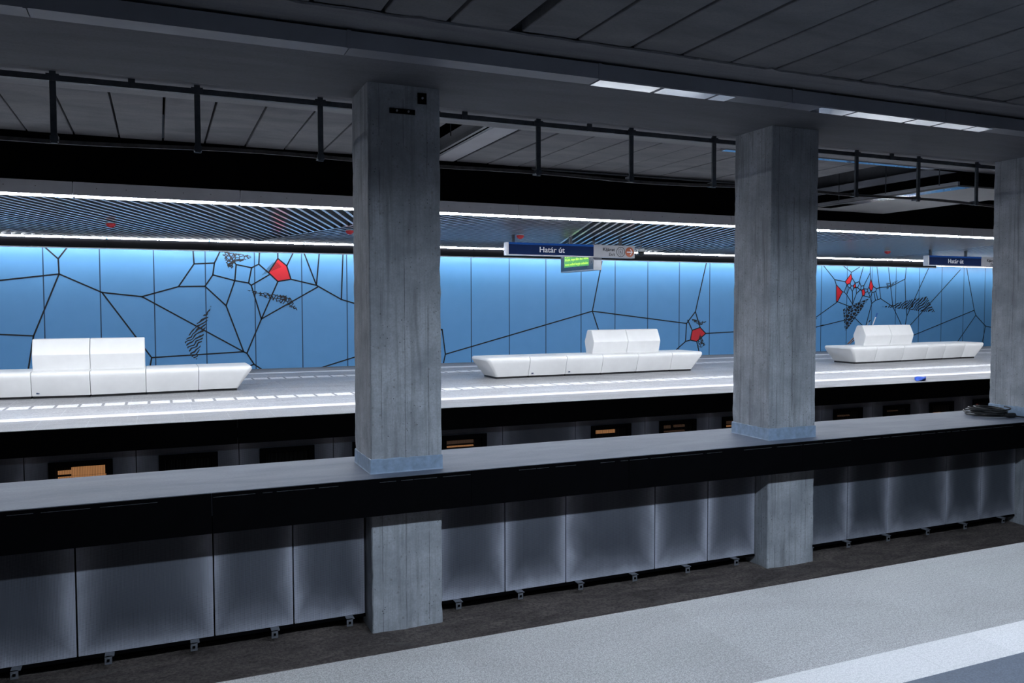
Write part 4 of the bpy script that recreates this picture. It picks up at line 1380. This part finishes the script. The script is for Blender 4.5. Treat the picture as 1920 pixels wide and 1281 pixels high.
MB().tube([(10.66, 7.58, SL_T + 0.035), (10.70, 7.57, SL_T + 0.035), (10.705, 7.57, SL_T + 0.035), (10.80, 7.545, SL_T + 0.035), (10.82, 7.54, SL_T + 0.035)],
          [0.022, 0.024, 0.032, 0.034, 0.030], 14).build('plug', M['cable'], t, (10.7, 7.57, SL_T))

cl = MB()
rings = []
for i in range(19):
    s = i / 18
    x = 14.60 + 0.62 * s
    yb = 12.33 + 0.30 * s
    if s < 0.14:
        hw, hh, lift = 0.012 + 0.05 * s / 0.14, 0.006 + 0.004 * s / 0.14, 0.0
    elif s < 0.66:
        q = (s - 0.14) / 0.52
        hw, hh, lift = 0.062 + 0.075 * math.sin(PI * q), 0.010 + 0.034 * math.sin(PI * min(1.0, q * 1.1)), 0.0
    else:
        q = (s - 0.66) / 0.34
        hw, hh, lift = 0.060 * (1 - q) + 0.016, 0.014 - 0.006 * q, 0.040 * q
    ring = []
    for k in range(14):
        a = 2 * PI * k / 14
        nn = 1 + 0.30 * noise.noise(Vector((x * 11, math.cos(a) * 2.5, math.sin(a) * 2.5)))
        ring.append((x, yb + hw * math.cos(a) * nn, max(0.001, hh + lift + hh * math.sin(a) * nn)))
    rings.append(ring)
cl.loft(rings)
o = cl.build('cloth', M['blue_cloth'], None, (14.9, 12.45, 0), smooth=True)
tag(o, 'crumpled blue cloth lying on the pale edge of the island platform', 'cloth')

def stick(p0, p1, r, mat, tip, tipmat, nm, label, tl):
    p0, p1 = Vector(p0), Vector(p1)
    d = (p1 - p0).normalized()
    t = thing(nm, p0, label, 'broom', 'brooms leaning behind the last white bench')
    cut = p1 - d * tl
    MB().tube([p0 + d * 0.12, cut], r, 10).build('handle', M[mat], t, p0, smooth=True)
    MB().tube([cut, cut + d * 0.015, p1 - d * 0.01, p1], [r * 0.9, r * 1.35, r * 1.35, r * 0.7], 10).build('grip', M[tipmat], t, cut, smooth=True)
    MB().box((p0.x - 0.15, p0.y - 0.03, 0.0), (p0.x + 0.15, p0.y + 0.03, 0.10)).build('brush_head', M['black_plastic'], t, p0, bevel=0.01)


stick((19.25, 18.25, 0.0), (19.63, 18.0, 1.372), 0.014, 'white_plastic', None, 'blue_grip', 'broom', 'white broom handle with a blue grip showing above the last bench back', 0.13)
stick((18.75, 18.35, 0.0), (19.36, 18.0, 1.165), 0.010, 'alu', None, 'black_plastic', 'broom', 'thin broom handle with a black grip, beside the blue-gripped handle', 0.085)
t = thing('wooden_stick', (17.99, 17.52, 0.478), 'brown wooden stick propped on the last bench seat against its back', 'stick')
MB().tube([(17.99, 17.52, 0.497), (18.20, 17.475, 0.69), (18.44, 17.43, 0.90)], 0.016, 10).build('shaft', M['wood'], t, (18.0, 17.5, 0.5), smooth=True)
MB().tube([(18.10, 17.55, 0.497), (18.20, 17.50, 0.60), (18.30, 17.475, 0.70)], 0.013, 10).build('cross_piece', M['wood'], t, (18.1, 17.5, 0.5), smooth=True)

for o in bpy.data.objects:
    if '_w' in o:
        del o['_w']
